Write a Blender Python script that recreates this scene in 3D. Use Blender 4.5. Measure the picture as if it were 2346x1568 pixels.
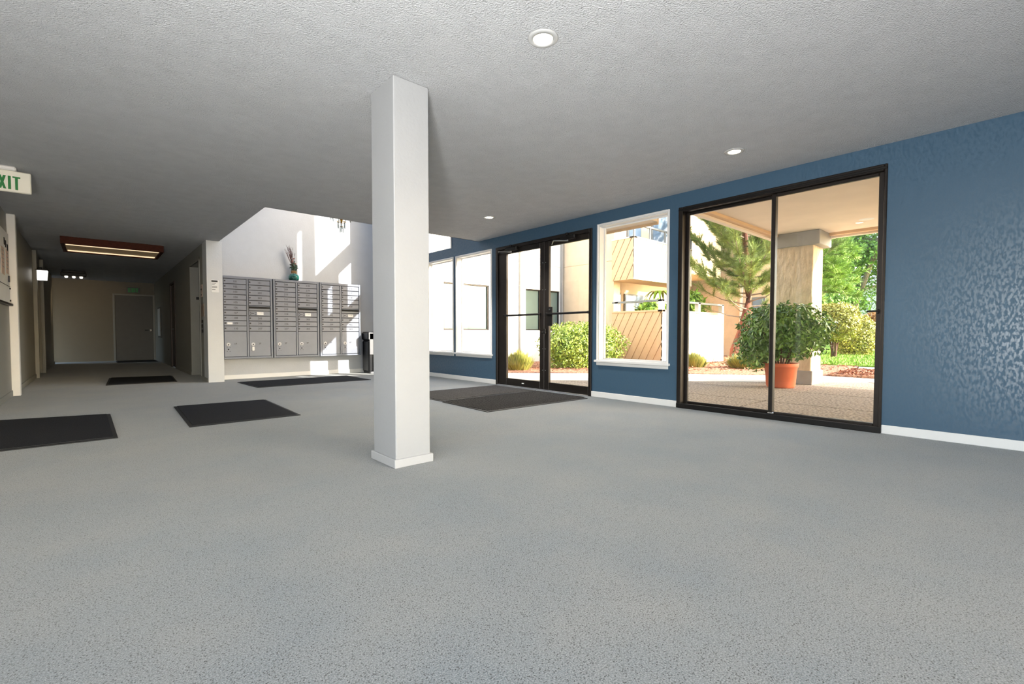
import bpy, math, random
import numpy as np
from mathutils import Vector, Matrix

# ------------------------------------------------------------------ clear
for o in list(bpy.data.objects):
    bpy.data.objects.remove(o, do_unlink=True)
S = bpy.context.scene
COL = S.collection
random.seed(7)
PI = math.pi

# ------------------------------------------------------------------ camera
CAM_H = 0.85
cd = bpy.data.cameras.new('camera')
cam = bpy.data.objects.new('camera', cd)
COL.objects.link(cam)
cam.location = (0, 0, CAM_H)
cam.rotation_mode = 'XYZ'
cam.rotation_euler = (PI / 2 - 0.03316, -0.0006, -0.72171)
cd.sensor_fit = 'HORIZONTAL'
cd.sensor_width = 36
cd.lens = 1084.27 / 2346 * 36
cd.shift_y = 16.3 / 2346
cd.clip_start = 0.05
cd.clip_end = 300
S.camera = cam

# ------------------------------------------------------------------ light and exposure
S.view_settings.view_transform = 'Standard'
S.view_settings.look = 'None'
S.view_settings.gamma = 1.0
S.view_settings.use_curve_mapping = False
S.view_settings.exposure = 0.0

SUN_DIR = Vector((-1.0, 1.98, -1.02)).normalized()
w = bpy.data.worlds.new('sky')
S.world = w
w.use_nodes = True
wn = w.node_tree
wn.nodes.clear()
sky = wn.nodes.new('ShaderNodeTexSky')
sky.sky_type = 'NISHITA'
sky.sun_disc = False
sky.sun_elevation = math.radians(24.7)
sky.sun_rotation = math.atan2(-SUN_DIR.x, -SUN_DIR.y)
sky.air_density = 1.0
sky.dust_density = 2.5
sky.ozone_density = 1.0
bgn = wn.nodes.new('ShaderNodeBackground')
bgn.inputs['Strength'].default_value = 1.3
won = wn.nodes.new('ShaderNodeOutputWorld')
wn.links.new(sky.outputs[0], bgn.inputs[0])
wn.links.new(bgn.outputs[0], won.inputs[0])

sl = bpy.data.lights.new('sun', 'SUN')
sl.energy = 14.0
sl.angle = math.radians(0.53)
sl.color = (1.0, 0.95, 0.88)
so = bpy.data.objects.new('sun', sl)
COL.objects.link(so)
so.rotation_mode = 'QUATERNION'
so.rotation_quaternion = SUN_DIR.to_track_quat('-Z', 'Y')
so.location = (20, -30, 20)


def area(name, loc, aim, sx, sy, power, color=(1, 1, 1)):
    l = bpy.data.lights.new(name, 'AREA')
    l.shape = 'RECTANGLE'
    l.size, l.size_y = sx, sy
    l.energy = power
    l.color = color
    o = bpy.data.objects.new(name, l)
    COL.objects.link(o)
    o.location = loc
    o.rotation_mode = 'QUATERNION'
    o.rotation_quaternion = Vector(aim).to_track_quat('-Z', 'Y')
    return o


# added fill lamps outside the unseen glazing of the walls behind the camera
area('fill_near', (0.5, -4.3, 1.22), (0, 1, 0.0), 7.4, 1.6, 20, (0.97, 0.985, 1.0))
area('fill_left', (-4.8, -0.9, 1.35), (1, 0, 0.0), 4.4, 1.9, 150, (0.97, 0.985, 1.0))
# the photographer's flash, bounced off the ceiling above and behind the camera
area('bounced_flash', (-0.3, -0.4, 0.7), (0.16, 0.3, 1), 0.35, 0.35, 130, (1, 0.99, 0.97))
area('camera_flash', (-0.6, -0.25, 0.6), (0.34, 0.32, 0.88), 0.25, 0.25, 190, (1, 0.99, 0.98))

# ------------------------------------------------------------------ materials
MATS = {}


def lin(c):
    return tuple((x / 255 / 12.92 if x / 255 <= 0.04045 else ((x / 255 + 0.055) / 1.055) ** 2.4) for x in c)


def mat(name, col, rough=0.6, metal=0.0, spec=0.5, vary=0.0, scale=8.0, bump=0.0, bscale=60.0, detail=3.0,
        col2=None, stretch=None, voro=False, bdist=0.01, emit=None, estr=0.0, island=0.0, trans=0.0, alpha=None, rvary=0.0, brough=0.5):
    m = bpy.data.materials.new(name)
    m.use_nodes = True
    nt = m.node_tree
    p = nt.nodes['Principled BSDF']
    c = lin(col) + (1,)
    p.inputs['Base Color'].default_value = c
    p.inputs['Roughness'].default_value = rough
    p.inputs['Metallic'].default_value = metal
    p.inputs['Specular IOR Level'].default_value = spec
    geo = nt.nodes.new('ShaderNodeNewGeometry')
    vec = geo.outputs['Position']
    if stretch:
        mp = nt.nodes.new('ShaderNodeMapping')
        mp.inputs['Scale'].default_value = stretch
        nt.links.new(vec, mp.inputs[0])
        vec = mp.outputs[0]
    if vary or col2:
        n = nt.nodes.new('ShaderNodeTexNoise')
        n.inputs['Scale'].default_value = scale
        n.inputs['Detail'].default_value = detail
        nt.links.new(vec, n.inputs['Vector'])
        r = nt.nodes.new('ShaderNodeValToRGB')
        if col2:
            a, b = lin(col), lin(col2)
        else:
            a = tuple(x * (1 - vary) for x in c[:3])
            b = tuple(min(1, x * (1 + vary)) for x in c[:3])
        r.color_ramp.elements[0].color = a + (1,)
        r.color_ramp.elements[1].color = b + (1,)
        r.color_ramp.elements[0].position = 0.32
        r.color_ramp.elements[1].position = 0.68
        nt.links.new(n.outputs['Fac'], r.inputs[0])
        out = r.outputs[0]
        if rvary:
            mr = nt.nodes.new('ShaderNodeMapRange')
            mr.inputs[1].default_value = 0.46
            mr.inputs[2].default_value = 0.54
            mr.inputs[3].default_value = rough - rvary
            mr.inputs[4].default_value = rough + rvary
            nt.links.new(n.outputs['Fac'], mr.inputs[0])
            nt.links.new(mr.outputs[0], p.inputs['Roughness'])
        if island:
            hs = nt.nodes.new('ShaderNodeHueSaturation')
            ma = nt.nodes.new('ShaderNodeMapRange')
            ma.inputs[3].default_value = 1 - island
            ma.inputs[4].default_value = 1 + island
            nt.links.new(geo.outputs['Random Per Island'], ma.inputs[0])
            nt.links.new(ma.outputs[0], hs.inputs['Value'])
            nt.links.new(out, hs.inputs['Color'])
            out = hs.outputs[0]
        nt.links.new(out, p.inputs['Base Color'])
    if bump:
        if voro:
            b1 = nt.nodes.new('ShaderNodeTexVoronoi')
            b1.inputs['Scale'].default_value = bscale
            bo = b1.outputs['Distance']
        else:
            b1 = nt.nodes.new('ShaderNodeTexNoise')
            b1.inputs['Scale'].default_value = bscale
            b1.inputs['Detail'].default_value = 5
            b1.inputs['Roughness'].default_value = brough
            bo = b1.outputs['Fac']
        nt.links.new(vec, b1.inputs['Vector'])
        bp = nt.nodes.new('ShaderNodeBump')
        bp.inputs['Strength'].default_value = bump
        bp.inputs['Distance'].default_value = bdist
        nt.links.new(bo, bp.inputs['Height'])
        nt.links.new(bp.outputs[0], p.inputs['Normal'])
    if trans:
        p.inputs['Transmission Weight'].default_value = trans
    if emit:
        p.inputs['Emission Color'].default_value = lin(emit) + (1,)
        p.inputs['Emission Strength'].default_value = estr
    MATS[name] = m
    return m


def glass_mat(name, tint=(1, 1, 1), ior=1.45):
    m = bpy.data.materials.new(name)
    m.use_nodes = True
    nt = m.node_tree
    nt.nodes.clear()
    o = nt.nodes.new('ShaderNodeOutputMaterial')
    t = nt.nodes.new('ShaderNodeBsdfTransparent')
    t.inputs[0].default_value = tint + (1,)
    g = nt.nodes.new('ShaderNodeBsdfGlossy')
    g.inputs['Roughness'].default_value = 0.01
    lw = nt.nodes.new('ShaderNodeLayerWeight')
    lw.inputs[0].default_value = 0.5
    pw = nt.nodes.new('ShaderNodeMath')
    pw.operation = 'POWER'
    pw.inputs[1].default_value = 5.0
    nt.links.new(lw.outputs['Facing'], pw.inputs[0])
    f = nt.nodes.new('ShaderNodeMath')
    f.operation = 'MULTIPLY_ADD'
    r0 = ((ior - 1) / (ior + 1)) ** 2
    f.inputs[1].default_value = 1 - r0
    f.inputs[2].default_value = r0
    nt.links.new(pw.outputs[0], f.inputs[0])
    mx = nt.nodes.new('ShaderNodeMixShader')
    nt.links.new(f.outputs[0], mx.inputs[0])
    nt.links.new(t.outputs[0], mx.inputs[1])
    nt.links.new(g.outputs[0], mx.inputs[2])
    nt.links.new(mx.outputs[0], o.inputs[0])
    MATS[name] = m
    return m




def carpet_mat():
    m = mat('carpet', (150, 157, 160), 0.95, spec=0.08)
    nt = m.node_tree
    p = nt.nodes['Principled BSDF']
    N, K = nt.nodes.new, nt.links.new
    geo = N('ShaderNodeNewGeometry')
    def noise(sc, de):
        n = N('ShaderNodeTexNoise'); n.inputs['Scale'].default_value = sc; n.inputs['Detail'].default_value = de
        K(geo.outputs['Position'], n.inputs['Vector']); return n.outputs['Fac']
    def ramp(f, a, b, p0, p1):
        r = N('ShaderNodeValToRGB'); r.color_ramp.elements[0].color = lin(a) + (1,); r.color_ramp.elements[1].color = lin(b) + (1,)
        r.color_ramp.elements[0].position = p0; r.color_ramp.elements[1].position = p1; K(f, r.inputs[0]); return r.outputs[0]
    fib = ramp(noise(240, 2), (56, 63, 68), (162, 167, 170), .32, .68)
    big = ramp(noise(1.8, 6), (90, 104, 115), (122, 123, 123), .3, .7)
    v = N('ShaderNodeTexVoronoi'); v.inputs['Scale'].default_value = 120
    K(geo.outputs['Position'], v.inputs['Vector'])
    pit = ramp(v.outputs['Distance'], (64, 72, 78), (255, 255, 255), .15, .32)
    m1 = N('ShaderNodeMix'); m1.data_type = 'RGBA'; m1.inputs[0].default_value = .5
    K(fib, m1.inputs[6]); K(big, m1.inputs[7])
    m2 = N('ShaderNodeMix'); m2.data_type = 'RGBA'; m2.blend_type = 'MULTIPLY'; m2.inputs[0].default_value = .8
    K(m1.outputs[2], m2.inputs[6]); K(pit, m2.inputs[7])
    K(m2.outputs[2], p.inputs['Base Color'])
    b = N('ShaderNodeBump'); b.inputs['Strength'].default_value = .5; b.inputs['Distance'].default_value = .004
    p.inputs['Sheen Weight'].default_value = .32
    p.inputs['Sheen Roughness'].default_value = .45
    p.inputs['Sheen Tint'].default_value = (1, .96, .9, 1)
    K(noise(320, 2), b.inputs['Height']); K(b.outputs[0], p.inputs['Normal'])


carpet_mat()
mat('ring_grey', (176, 176, 174), 0.4, vary=0.02)
mat('popcorn', (234, 235, 236), 0.9, spec=0.2, bump=1.0, bscale=98, bdist=0.05, brough=0.6, vary=0.03)
mat('blue_paint', (61, 89, 111), 0.46, spec=0.5, vary=0.035, scale=62, detail=5, bump=0.13, bscale=50, bdist=0.006, stretch=(1, 1, 0.45), rvary=0.15)
mat('white_paint', (206, 207, 207), 0.6, bump=0.25, bscale=70, bdist=0.004, vary=0.015)
mat('plaster_white', (182, 184, 187), 0.6, bump=0.35, bscale=40, bdist=0.005, vary=0.02)
mat('pillar_paint', (158, 159, 160), 0.55, bump=0.3, bscale=55, bdist=0.004, vary=0.012)
mat('pillar_trim', (172, 172, 172), 0.45, vary=0.01)
mat('hall_paint_shaded', (116, 108, 92), 0.5, bump=0.3, bscale=60, bdist=0.004, vary=0.02)  # hall paint darkened so the end wall carries the hallway's dimness
mat('hall_paint', (142, 141, 134), 0.5, bump=0.3, bscale=60, bdist=0.004, vary=0.02)
mat('trim_white', (231, 229, 226), 0.45, vary=0.01)
mat('bronze', (44, 39, 36), 0.38, metal=0.55, vary=0.08, scale=20)
mat('bronze_dark', (24, 22, 21), 0.45, metal=0.4, vary=0.08, scale=20)
mat('steel', (190, 190, 190), 0.28, metal=1.0, vary=0.05)
mat('chrome', (225, 225, 225), 0.12, metal=1.0, vary=0.03)
mat('lock_metal', (190, 191, 194), 0.5, metal=0.3, vary=0.05)
mat('lock_dark', (70, 71, 74), 0.4, metal=0.5, vary=0.1)
mat('brass', (206, 158, 62), 0.22, metal=1.0, vary=0.05)
mat('mail_grey', (120, 125, 136), 0.42, metal=0.3, vary=0.025, scale=14)
mat('mail_door', (122, 127, 139), 0.42, metal=0.3, vary=0.03, scale=9)
mat('mail_dark', (70, 71, 74), 0.5, metal=0.3, vary=0.05)
mat('ink', (34, 34, 36), 0.7, vary=0.05)
mat('paper', (232, 231, 228), 0.7, vary=0.02)
mat('paper_warm', (214, 190, 176), 0.7, vary=0.06)
mat('mat_pile', (50, 50, 52), 0.95, spec=0.1, vary=0.3, scale=160, bump=0.7, bscale=220, bdist=0.006)
mat('mat_ribbed', (66, 64, 62), 0.95, spec=0.1, vary=0.45, scale=60, detail=6, bump=0.8, bscale=160, bdist=0.008)
mat('mat_rubber', (26, 26, 27), 0.7, vary=0.1)
mat('wood_dark', (74, 36, 24), 0.7, spec=0.2, vary=0.25, scale=10, stretch=(2, 12, 12))
mat('brown_door', (58, 42, 34), 0.5, vary=0.15, scale=10, stretch=(8, 8, 1))
mat('grey_door', (88, 87, 84), 0.5, vary=0.04)
mat('teal_door', (30, 44, 46), 0.5, vary=0.1)
mat('plate_tan', (158, 140, 124), 0.4, metal=0.3, vary=0.05)
mat('black_plastic', (24, 24, 26), 0.35, vary=0.1)
mat('grey_plastic', (128, 128, 130), 0.4, vary=0.05)
mat('exit_green', (10, 112, 46), 0.5, vary=0.05)
mat('exit_green_lit', (10, 112, 46), 0.5, vary=0.05, emit=(20, 150, 60), estr=0.12)
mat('exit_plate', (226, 222, 208), 0.5, vary=0.02)
mat('lamp_disc', (255, 250, 240), 0.5, vary=0.01, emit=(255, 246, 232), estr=6.0)
mat('tube_lamp', (255, 240, 215), 0.5, vary=0.01, emit=(255, 226, 182), estr=1.0)
mat('diffuser', (120, 102, 76), 0.5, vary=0.05, emit=(255, 214, 160), estr=0.06)
mat('sconce_shade', (255, 252, 245), 0.5, vary=0.01, emit=(255, 250, 240), estr=2.5)
mat('bulb', (255, 250, 240), 0.4, vary=0.01, emit=(255, 244, 226), estr=2.0)
mat('twig', (92, 62, 58), 0.8, vary=0.3, scale=20)
mat('twine', (168, 130, 88), 0.9, vary=0.2, scale=80, bump=0.6, bscale=150)
mat('dried_leaf', (70, 92, 74), 0.8, vary=0.3, scale=20)
mat('dried_flower', (158, 104, 92), 0.8, vary=0.2, scale=30)
mat('stucco_tan', (214, 192, 162), 0.9, spec=0.2, vary=0.05, scale=5, bump=0.4, bscale=50, bdist=0.01)
mat('stucco_white', (232, 226, 214), 0.9, spec=0.2, vary=0.02, scale=5, bump=0.3, bscale=50, bdist=0.01)
mat('stucco_rough', (205, 184, 154), 0.95, spec=0.2, vary=0.14, scale=14, detail=6, bump=1.0, bscale=16, bdist=0.03, stretch=(1, 1, 0.45))
mat('soffit', (228, 210, 188), 0.8, vary=0.03, scale=3)
mat('siding', (214, 180, 142), 0.8, spec=0.2, vary=0.04, scale=6)
mat('siding_sunlit', (230, 220, 204), 0.8, spec=0.2, vary=0.03, scale=6)  # paler copy of siding, sunlight put into the colour of the sun-facing boards
mat('grey_trim', (150, 146, 138), 0.7, vary=0.05)
mat('rail_grey', (120, 124, 122), 0.5, vary=0.05)
mat('window_glass_dark', (96, 112, 104), 0.08, spec=0.8, vary=0.08, scale=1.5)
mat('window_glass_blue', (120, 140, 160), 0.06, spec=0.9, vary=0.08, scale=1.5)
mat('aggregate', (96, 84, 72), 0.9, spec=0.2, col2=(184, 168, 148), scale=34, detail=6, bump=0.9, bscale=60, bdist=0.015)
mat('concrete', (206, 198, 184), 0.9, spec=0.2, vary=0.04, scale=4, bump=0.2, bscale=60)
mat('asphalt', (150, 150, 150), 0.9, spec=0.2, vary=0.08, scale=10)
mat('mulch', (120, 78, 58), 0.95, spec=0.1, col2=(196, 150, 122), scale=22, detail=6, bump=1.0, bscale=26, bdist=0.05)
mat('mulch_chip', (128, 82, 62), 0.95, spec=0.1, col2=(190, 140, 112), scale=5, island=0.35)
mat('soil', (80, 62, 48), 0.95, vary=0.3, scale=12)
mat('lawn', (118, 150, 52), 0.95, spec=0.1, vary=0.12, scale=6, bump=0.8, bscale=90, bdist=0.03)
mat('grass_blade', (124, 158, 56), 0.7, vary=0.15, scale=5, island=0.3)
mat('terracotta', (196, 100, 62), 0.75, vary=0.06, scale=8)
mat('leaf_hedge', (104, 132, 40), 0.5, col2=(150, 164, 64), scale=3, island=0.35)
mat('leaf_pot', (74, 110, 40), 0.4, col2=(116, 148, 58), scale=4, island=0.4)
mat('leaf_lav', (120, 124, 50), 0.6, col2=(160, 154, 74), scale=4, island=0.35)
mat('leaf_topiary', (140, 142, 56), 0.5, col2=(176, 170, 84), scale=3, island=0.4)
mat('leaf_brown', (150, 112, 62), 0.6, col2=(176, 132, 82), scale=3, island=0.3)
mat('leaf_tree', (92, 132, 48), 0.5, col2=(142, 176, 76), scale=1.2, island=0.4)
mat('leaf_bright', (120, 160, 50), 0.5, col2=(160, 188, 70), scale=3, island=0.3)
mat('needle', (104, 126, 54), 0.6, col2=(154, 164, 84), scale=1.5, island=0.4)
mat('needle_cedar', (108, 142, 50), 0.6, col2=(150, 176, 76), scale=1.5, island=0.35)
mat('bark_pine', (132, 74, 52), 0.9, col2=(84, 54, 40), scale=9, detail=6, bump=1.0, bscale=14, bdist=0.04, stretch=(1, 1, 0.4))
mat('bark_grey', (126, 108, 90), 0.9, vary=0.25, scale=9, bump=0.8, bscale=20, bdist=0.03, stretch=(1, 1, 0.4))
mat('bark_dark', (92, 66, 50), 0.9, vary=0.25, scale=14)
glass_mat('glass', (0.98, 0.99, 0.985))
# coloured vase glass
mg = mat('vase_glass', (120, 200, 188), 0.05, trans=0.9, vary=0.05)
crystal = glass_mat('crystal', (0.55, 0.57, 0.57), 1.8)

# ------------------------------------------------------------------ mesh builder
ORIG = {}


class MB:
    def __init__(s):
        s.v, s.f = [], []

    def add(s, vs, fs):
        b = len(s.v)
        s.v += [tuple(x) for x in vs]
        s.f += [tuple(i + b for i in f) for f in fs]
        return s

    def box(s, x0, x1, y0, y1, z0, z1):
        if x0 > x1: x0, x1 = x1, x0
        if y0 > y1: y0, y1 = y1, y0
        if z0 > z1: z0, z1 = z1, z0
        return s.add([(x0, y0, z0), (x1, y0, z0), (x1, y1, z0), (x0, y1, z0), (x0, y0, z1), (x1, y0, z1), (x1, y1, z1), (x0, y1, z1)],
                     [(0, 3, 2, 1), (4, 5, 6, 7), (0, 1, 5, 4), (1, 2, 6, 5), (2, 3, 7, 6), (3, 0, 4, 7)])

    def bbox(s, x0, x1, y0, y1, z0, z1, c=0.005):
        """box with chamfered edges"""
        if x0 > x1: x0, x1 = x1, x0
        if y0 > y1: y0, y1 = y1, y0
        if z0 > z1: z0, z1 = z1, z0
        c = min(c, (x1 - x0) * .45, (y1 - y0) * .45, (z1 - z0) * .45)
        lo, hi = (x0, y0, z0), (x1, y1, z1)
        vid = {}
        vs = []
        for sx in (0, 1):
            for sy in (0, 1):
                for sz in (0, 1):
                    sg = (sx, sy, sz)
                    for ax in range(3):
                        p = []
                        for k in range(3):
                            q = hi[k] if sg[k] else lo[k]
                            if k != ax:
                                q += -c if sg[k] else c
                            p.append(q)
                        vid[(sg, ax)] = len(vs)
                        vs.append(p)
        fs = []
        for ax in range(3):
            a, b = (ax + 1) % 3, (ax + 2) % 3
            for sd in (0, 1):
                q = []
                for (u, v) in ((0, 0), (1, 0), (1, 1), (0, 1)):
                    sg = [0, 0, 0]
                    sg[ax], sg[a], sg[b] = sd, u, v
                    q.append(vid[(tuple(sg), ax)])
                fs.append(q if sd else q[::-1])
        for ax in range(3):
            a, b = (ax + 1) % 3, (ax + 2) % 3
            for u in (0, 1):
                for v in (0, 1):
                    s0, s1 = [0, 0, 0], [0, 0, 0]
                    s0[ax], s1[ax] = 0, 1
                    s0[a] = s1[a] = u
                    s0[b] = s1[b] = v
                    q = [vid[(tuple(s0), a)], vid[(tuple(s1), a)], vid[(tuple(s1), b)], vid[(tuple(s0), b)]]
                    fs.append(q if (u == v) == False else q[::-1])
        for sx in (0, 1):
            for sy in (0, 1):
                for sz in (0, 1):
                    q = [vid[((sx, sy, sz), k)] for k in range(3)]
                    fs.append(q if (sx + sy + sz) % 2 else q[::-1])
        return s.add(vs, fs)

    def prism(s, pts, z0, z1):
        """vertical prism from ccw polygon"""
        n = len(pts)
        vs = [(x, y, z0) for x, y in pts] + [(x, y, z1) for x, y in pts]
        fs = [tuple(range(n))[::-1], tuple(range(n, 2 * n))]
        fs += [(i, (i + 1) % n, n + (i + 1) % n, n + i) for i in range(n)]
        return s.add(vs, fs)

    def tube(s, pts, rad, n=8, cap=True):
        pts = [Vector(p) for p in pts]
        if not hasattr(rad, '__len__'): rad = [rad] * len(pts)
        vs = []
        up = Vector((0, 0, 1))
        for i, p in enumerate(pts):
            t = (pts[min(i + 1, len(pts) - 1)] - pts[max(i - 1, 0)]).normalized()
            a = t.cross(up)
            if a.length < 1e-3: a = t.cross(Vector((0, 1, 0)))
            a.normalize()
            b = t.cross(a)
            for k in range(n):
                th = 2 * PI * k / n
                vs.append(p + (a * math.cos(th) + b * math.sin(th)) * rad[i])
        fs = []
        for i in range(len(pts) - 1):
            for k in range(n):
                k2 = (k + 1) % n
                fs.append((i * n + k, i * n + k2, (i + 1) * n + k2, (i + 1) * n + k))
        if cap:
            fs.append(tuple(range(n))[::-1])
            fs.append(tuple((len(pts) - 1) * n + k for k in range(n)))
        return s.add(vs, fs)

    def lathe(s, prof, c, n=32, axis='z'):
        vs = []
        for r, h in prof:
            for k in range(n):
                th = 2 * PI * k / n
                if axis == 'z': vs.append((c[0] + r * math.cos(th), c[1] + r * math.sin(th), c[2] + h))
                elif axis == 'y': vs.append((c[0] + r * math.cos(th), c[1] + h, c[2] + r * math.sin(th)))
                else: vs.append((c[0] + h, c[1] + r * math.cos(th), c[2] + r * math.sin(th)))
        fs = []
        for i in range(len(prof) - 1):
            for k in range(n):
                k2 = (k + 1) % n
                fs.append((i * n + k, i * n + k2, (i + 1) * n + k2, (i + 1) * n + k))
        if prof[0][0] > 1e-6: fs.append(tuple(range(n))[::-1])
        if prof[-1][0] > 1e-6: fs.append(tuple((len(prof) - 1) * n + k for k in range(n)))
        return s.add(vs, fs)

    def mesh(s, name, m, origin=(0, 0, 0), smooth=False):
        me = bpy.data.meshes.new(name)
        ox, oy, oz = origin
        me.from_pydata([(x - ox, y - oy, z - oz) for x, y, z in s.v], [], s.f)
        me.materials.append(MATS[m] if isinstance(m, str) else m)
        if smooth:
            me.shade_smooth() if hasattr(me, 'shade_smooth') else None
        me.update()
        return me

    def build(s, name, m, parent=None, smooth=False):
        org = ORIG.get(parent.name, (0, 0, 0)) if parent else (0, 0, 0)
        o = bpy.data.objects.new(name, s.mesh(name, m, org, smooth))
        COL.objects.link(o)
        if parent:
            o.parent = parent
            ORIG[o.name] = org
        return o


def put(name, me, parent, loc):
    """an object sharing mesh data, loc given in world coordinates"""
    o = bpy.data.objects.new(name, me)
    COL.objects.link(o)
    org = ORIG.get(parent.name, (0, 0, 0))
    o.parent = parent
    o.location = tuple(loc[i] - org[i] for i in range(3))
    ORIG[o.name] = tuple(loc)
    return o


def tag(o, label=None, cat=None, group=None, kind=None):
    if label: o['label'] = label
    if cat: o['category'] = cat
    if group: o['group'] = group
    if kind: o['kind'] = kind
    return o


def thing(name, loc, label, cat, group=None):
    o = bpy.data.objects.new(name, None)
    o.empty_display_size = 0.1
    COL.objects.link(o)
    o.location = loc
    ORIG[o.name] = tuple(loc)
    return tag(o, label, cat, group)


def root_structure(name, loc):
    o = bpy.data.objects.new(name, None)
    o.empty_display_size = 0.1
    COL.objects.link(o)
    o.location = loc
    ORIG[o.name] = tuple(loc)
    o['kind'] = 'structure'
    return o


def struct(name, mb, m, smooth=False):
    o = mb.build(name, m, None, smooth)
    o['kind'] = 'structure'
    return o


def copy_tree(o, loc=None, parent=None):
    c = o.copy()
    COL.objects.link(c)
    if parent: c.parent = parent
    if loc: c.location = loc
    for ch in list(o.children):
        copy_tree(ch, None, c)
    return c


TXT = {}


def text_mesh(s, size, m, depth=0.0006, plane='xz'):
    """flat lettering standing in the xz plane facing -y, centred; or for other planes"""
    key = (s, size, m, plane)
    if key in TXT: return TXT[key]
    c = bpy.data.curves.new('number', 'FONT')
    c.body = s
    c.size = size
    c.align_x = 'CENTER'
    c.align_y = 'CENTER'
    c.extrude = depth
    c.resolution_u = 2
    o = bpy.data.objects.new('number', c)
    COL.objects.link(o)
    dg = bpy.context.evaluated_depsgraph_get()
    me = bpy.data.meshes.new_from_object(o.evaluated_get(dg))
    bpy.data.objects.remove(o, do_unlink=True)
    if plane == 'xz':
        me.transform(Matrix.Rotation(PI / 2, 4, 'X'))
    me.materials.clear()
    me.materials.append(MATS[m])
    TXT[key] = me
    return me


# ------------------------------------------------------------------ leaf and needle clouds
RNG = np.random.default_rng(5)


def leaf_mesh(name, pos, nrm, size, m, aspect=2.2, droop=0.0, jitter=0.7, shape='leaf'):
    """pos, nrm : (N,3). every leaf a folded six vertex blade"""
    N = len(pos)
    nrm = nrm + RNG.normal(0, jitter, (N, 3))
    nrm /= np.linalg.norm(nrm, axis=1)[:, None] + 1e-9
    t = RNG.normal(0, 1, (N, 3))
    t[:, 2] -= droop * 2
    t -= nrm * (t * nrm).sum(1)[:, None]
    t /= np.linalg.norm(t, axis=1)[:, None] + 1e-9
    b = np.cross(nrm, t)
    L = size * RNG.uniform(0.7, 1.3, (N, 1))
    W = L / aspect
    fold = nrm * W * 0.25
    v = np.stack([pos, pos + t * L * .45 + b * W * .5 + fold, pos + t * L, pos + t * L * .45 - b * W * .5 + fold, pos + t * L * .5], 1)
    idx = np.arange(N)[:, None] * 5
    f = np.concatenate([idx + np.array([[0, 1, 4]]), idx + np.array([[1, 2, 4]]), idx + np.array([[0, 4, 3]]), idx + np.array([[4, 2, 3]])], 0)
    return tri_mesh(name, v.reshape(-1, 3), f, m)


def tri_mesh(name, v, f, m):
    me = bpy.data.meshes.new(name)
    me.vertices.add(len(v))
    me.vertices.foreach_set('co', np.ascontiguousarray(v, dtype=np.float32).ravel())
    me.loops.add(f.size)
    me.loops.foreach_set('vertex_index', np.ascontiguousarray(f, dtype=np.int32).ravel())
    me.polygons.add(len(f))
    me.polygons.foreach_set('loop_start', np.arange(0, f.size, f.shape[1], dtype=np.int32))
    me.update(calc_edges=True)
    me.validate()
    me.materials.append(MATS[m])
    return me


def blob_points(n, c, r, power=2.0, shell=0.25, lump=0.12, zcut=-1.0):
    """points near the surface of a lumpy superellipsoid, with outward normals"""
    d = RNG.normal(0, 1, (n, 3))
    d /= np.linalg.norm(d, axis=1)[:, None]
    d = d[d[:, 2] > zcut]
    k = (np.abs(d) ** power).sum(1) ** (-1 / power)
    ph = RNG.uniform(0, 6, 6)
    l = 1 + lump * (np.sin(d[:, 0] * 5 + ph[0]) * np.sin(d[:, 1] * 6 + ph[1]) + np.sin(d[:, 2] * 7 + ph[2]) * np.sin(d[:, 0] * 8 + ph[3])) * .6
    rr = k * l * (1 - shell * RNG.uniform(0, 1, len(d)) ** 1.5)
    p = d * rr[:, None] * np.array(r) + np.array(c)
    nn = d / np.array(r)
    nn /= np.linalg.norm(nn, axis=1)[:, None]
    return p, nn


def link(name, me, parent, kind=None):
    o = bpy.data.objects.new(name, me)
    COL.objects.link(o)
    org = ORIG.get(parent.name, (0, 0, 0))
    o.parent = parent
    o.location = (-org[0], -org[1], -org[2])
    if kind: o['kind'] = kind
    return o


# ================================================================== ROOM SHELL
XW = 5.015          # blue wall, inner face
XO = 5.165          # blue wall, outer face
CH = 2.44           # ceiling
YV = 6.58           # edge of the tall void
YM = 9.75           # face of the mail boxes
YB = 9.95           # wall behind them
XL = -0.86          # hallway left wall
XR = 1.45           # hallway right wall
YE = 19.0           # hallway end

struct('floor', MB().box(-4.6, 5.165, -4.15, 19.2, -0.12, 0.0), 'carpet')
struct('ceiling', MB().box(-4.6, XW, -4.15, YV, CH, CH + .3).box(-4.6, 1.64, YV, 19.2, CH, CH + .3), 'popcorn')
struct('ceiling_upper', MB().box(1.2, XO + .3, 1.0, 6.9, 5.3, 5.5).box(1.2, XO + .3, 9.3, 10.2, 5.3, 5.5).box(1.2, 2.0, 6.9, 9.3, 5.3, 5.5).box(4.6, XO + .3, 6.9, 9.3, 5.3, 5.5), 'plaster_white')

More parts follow.
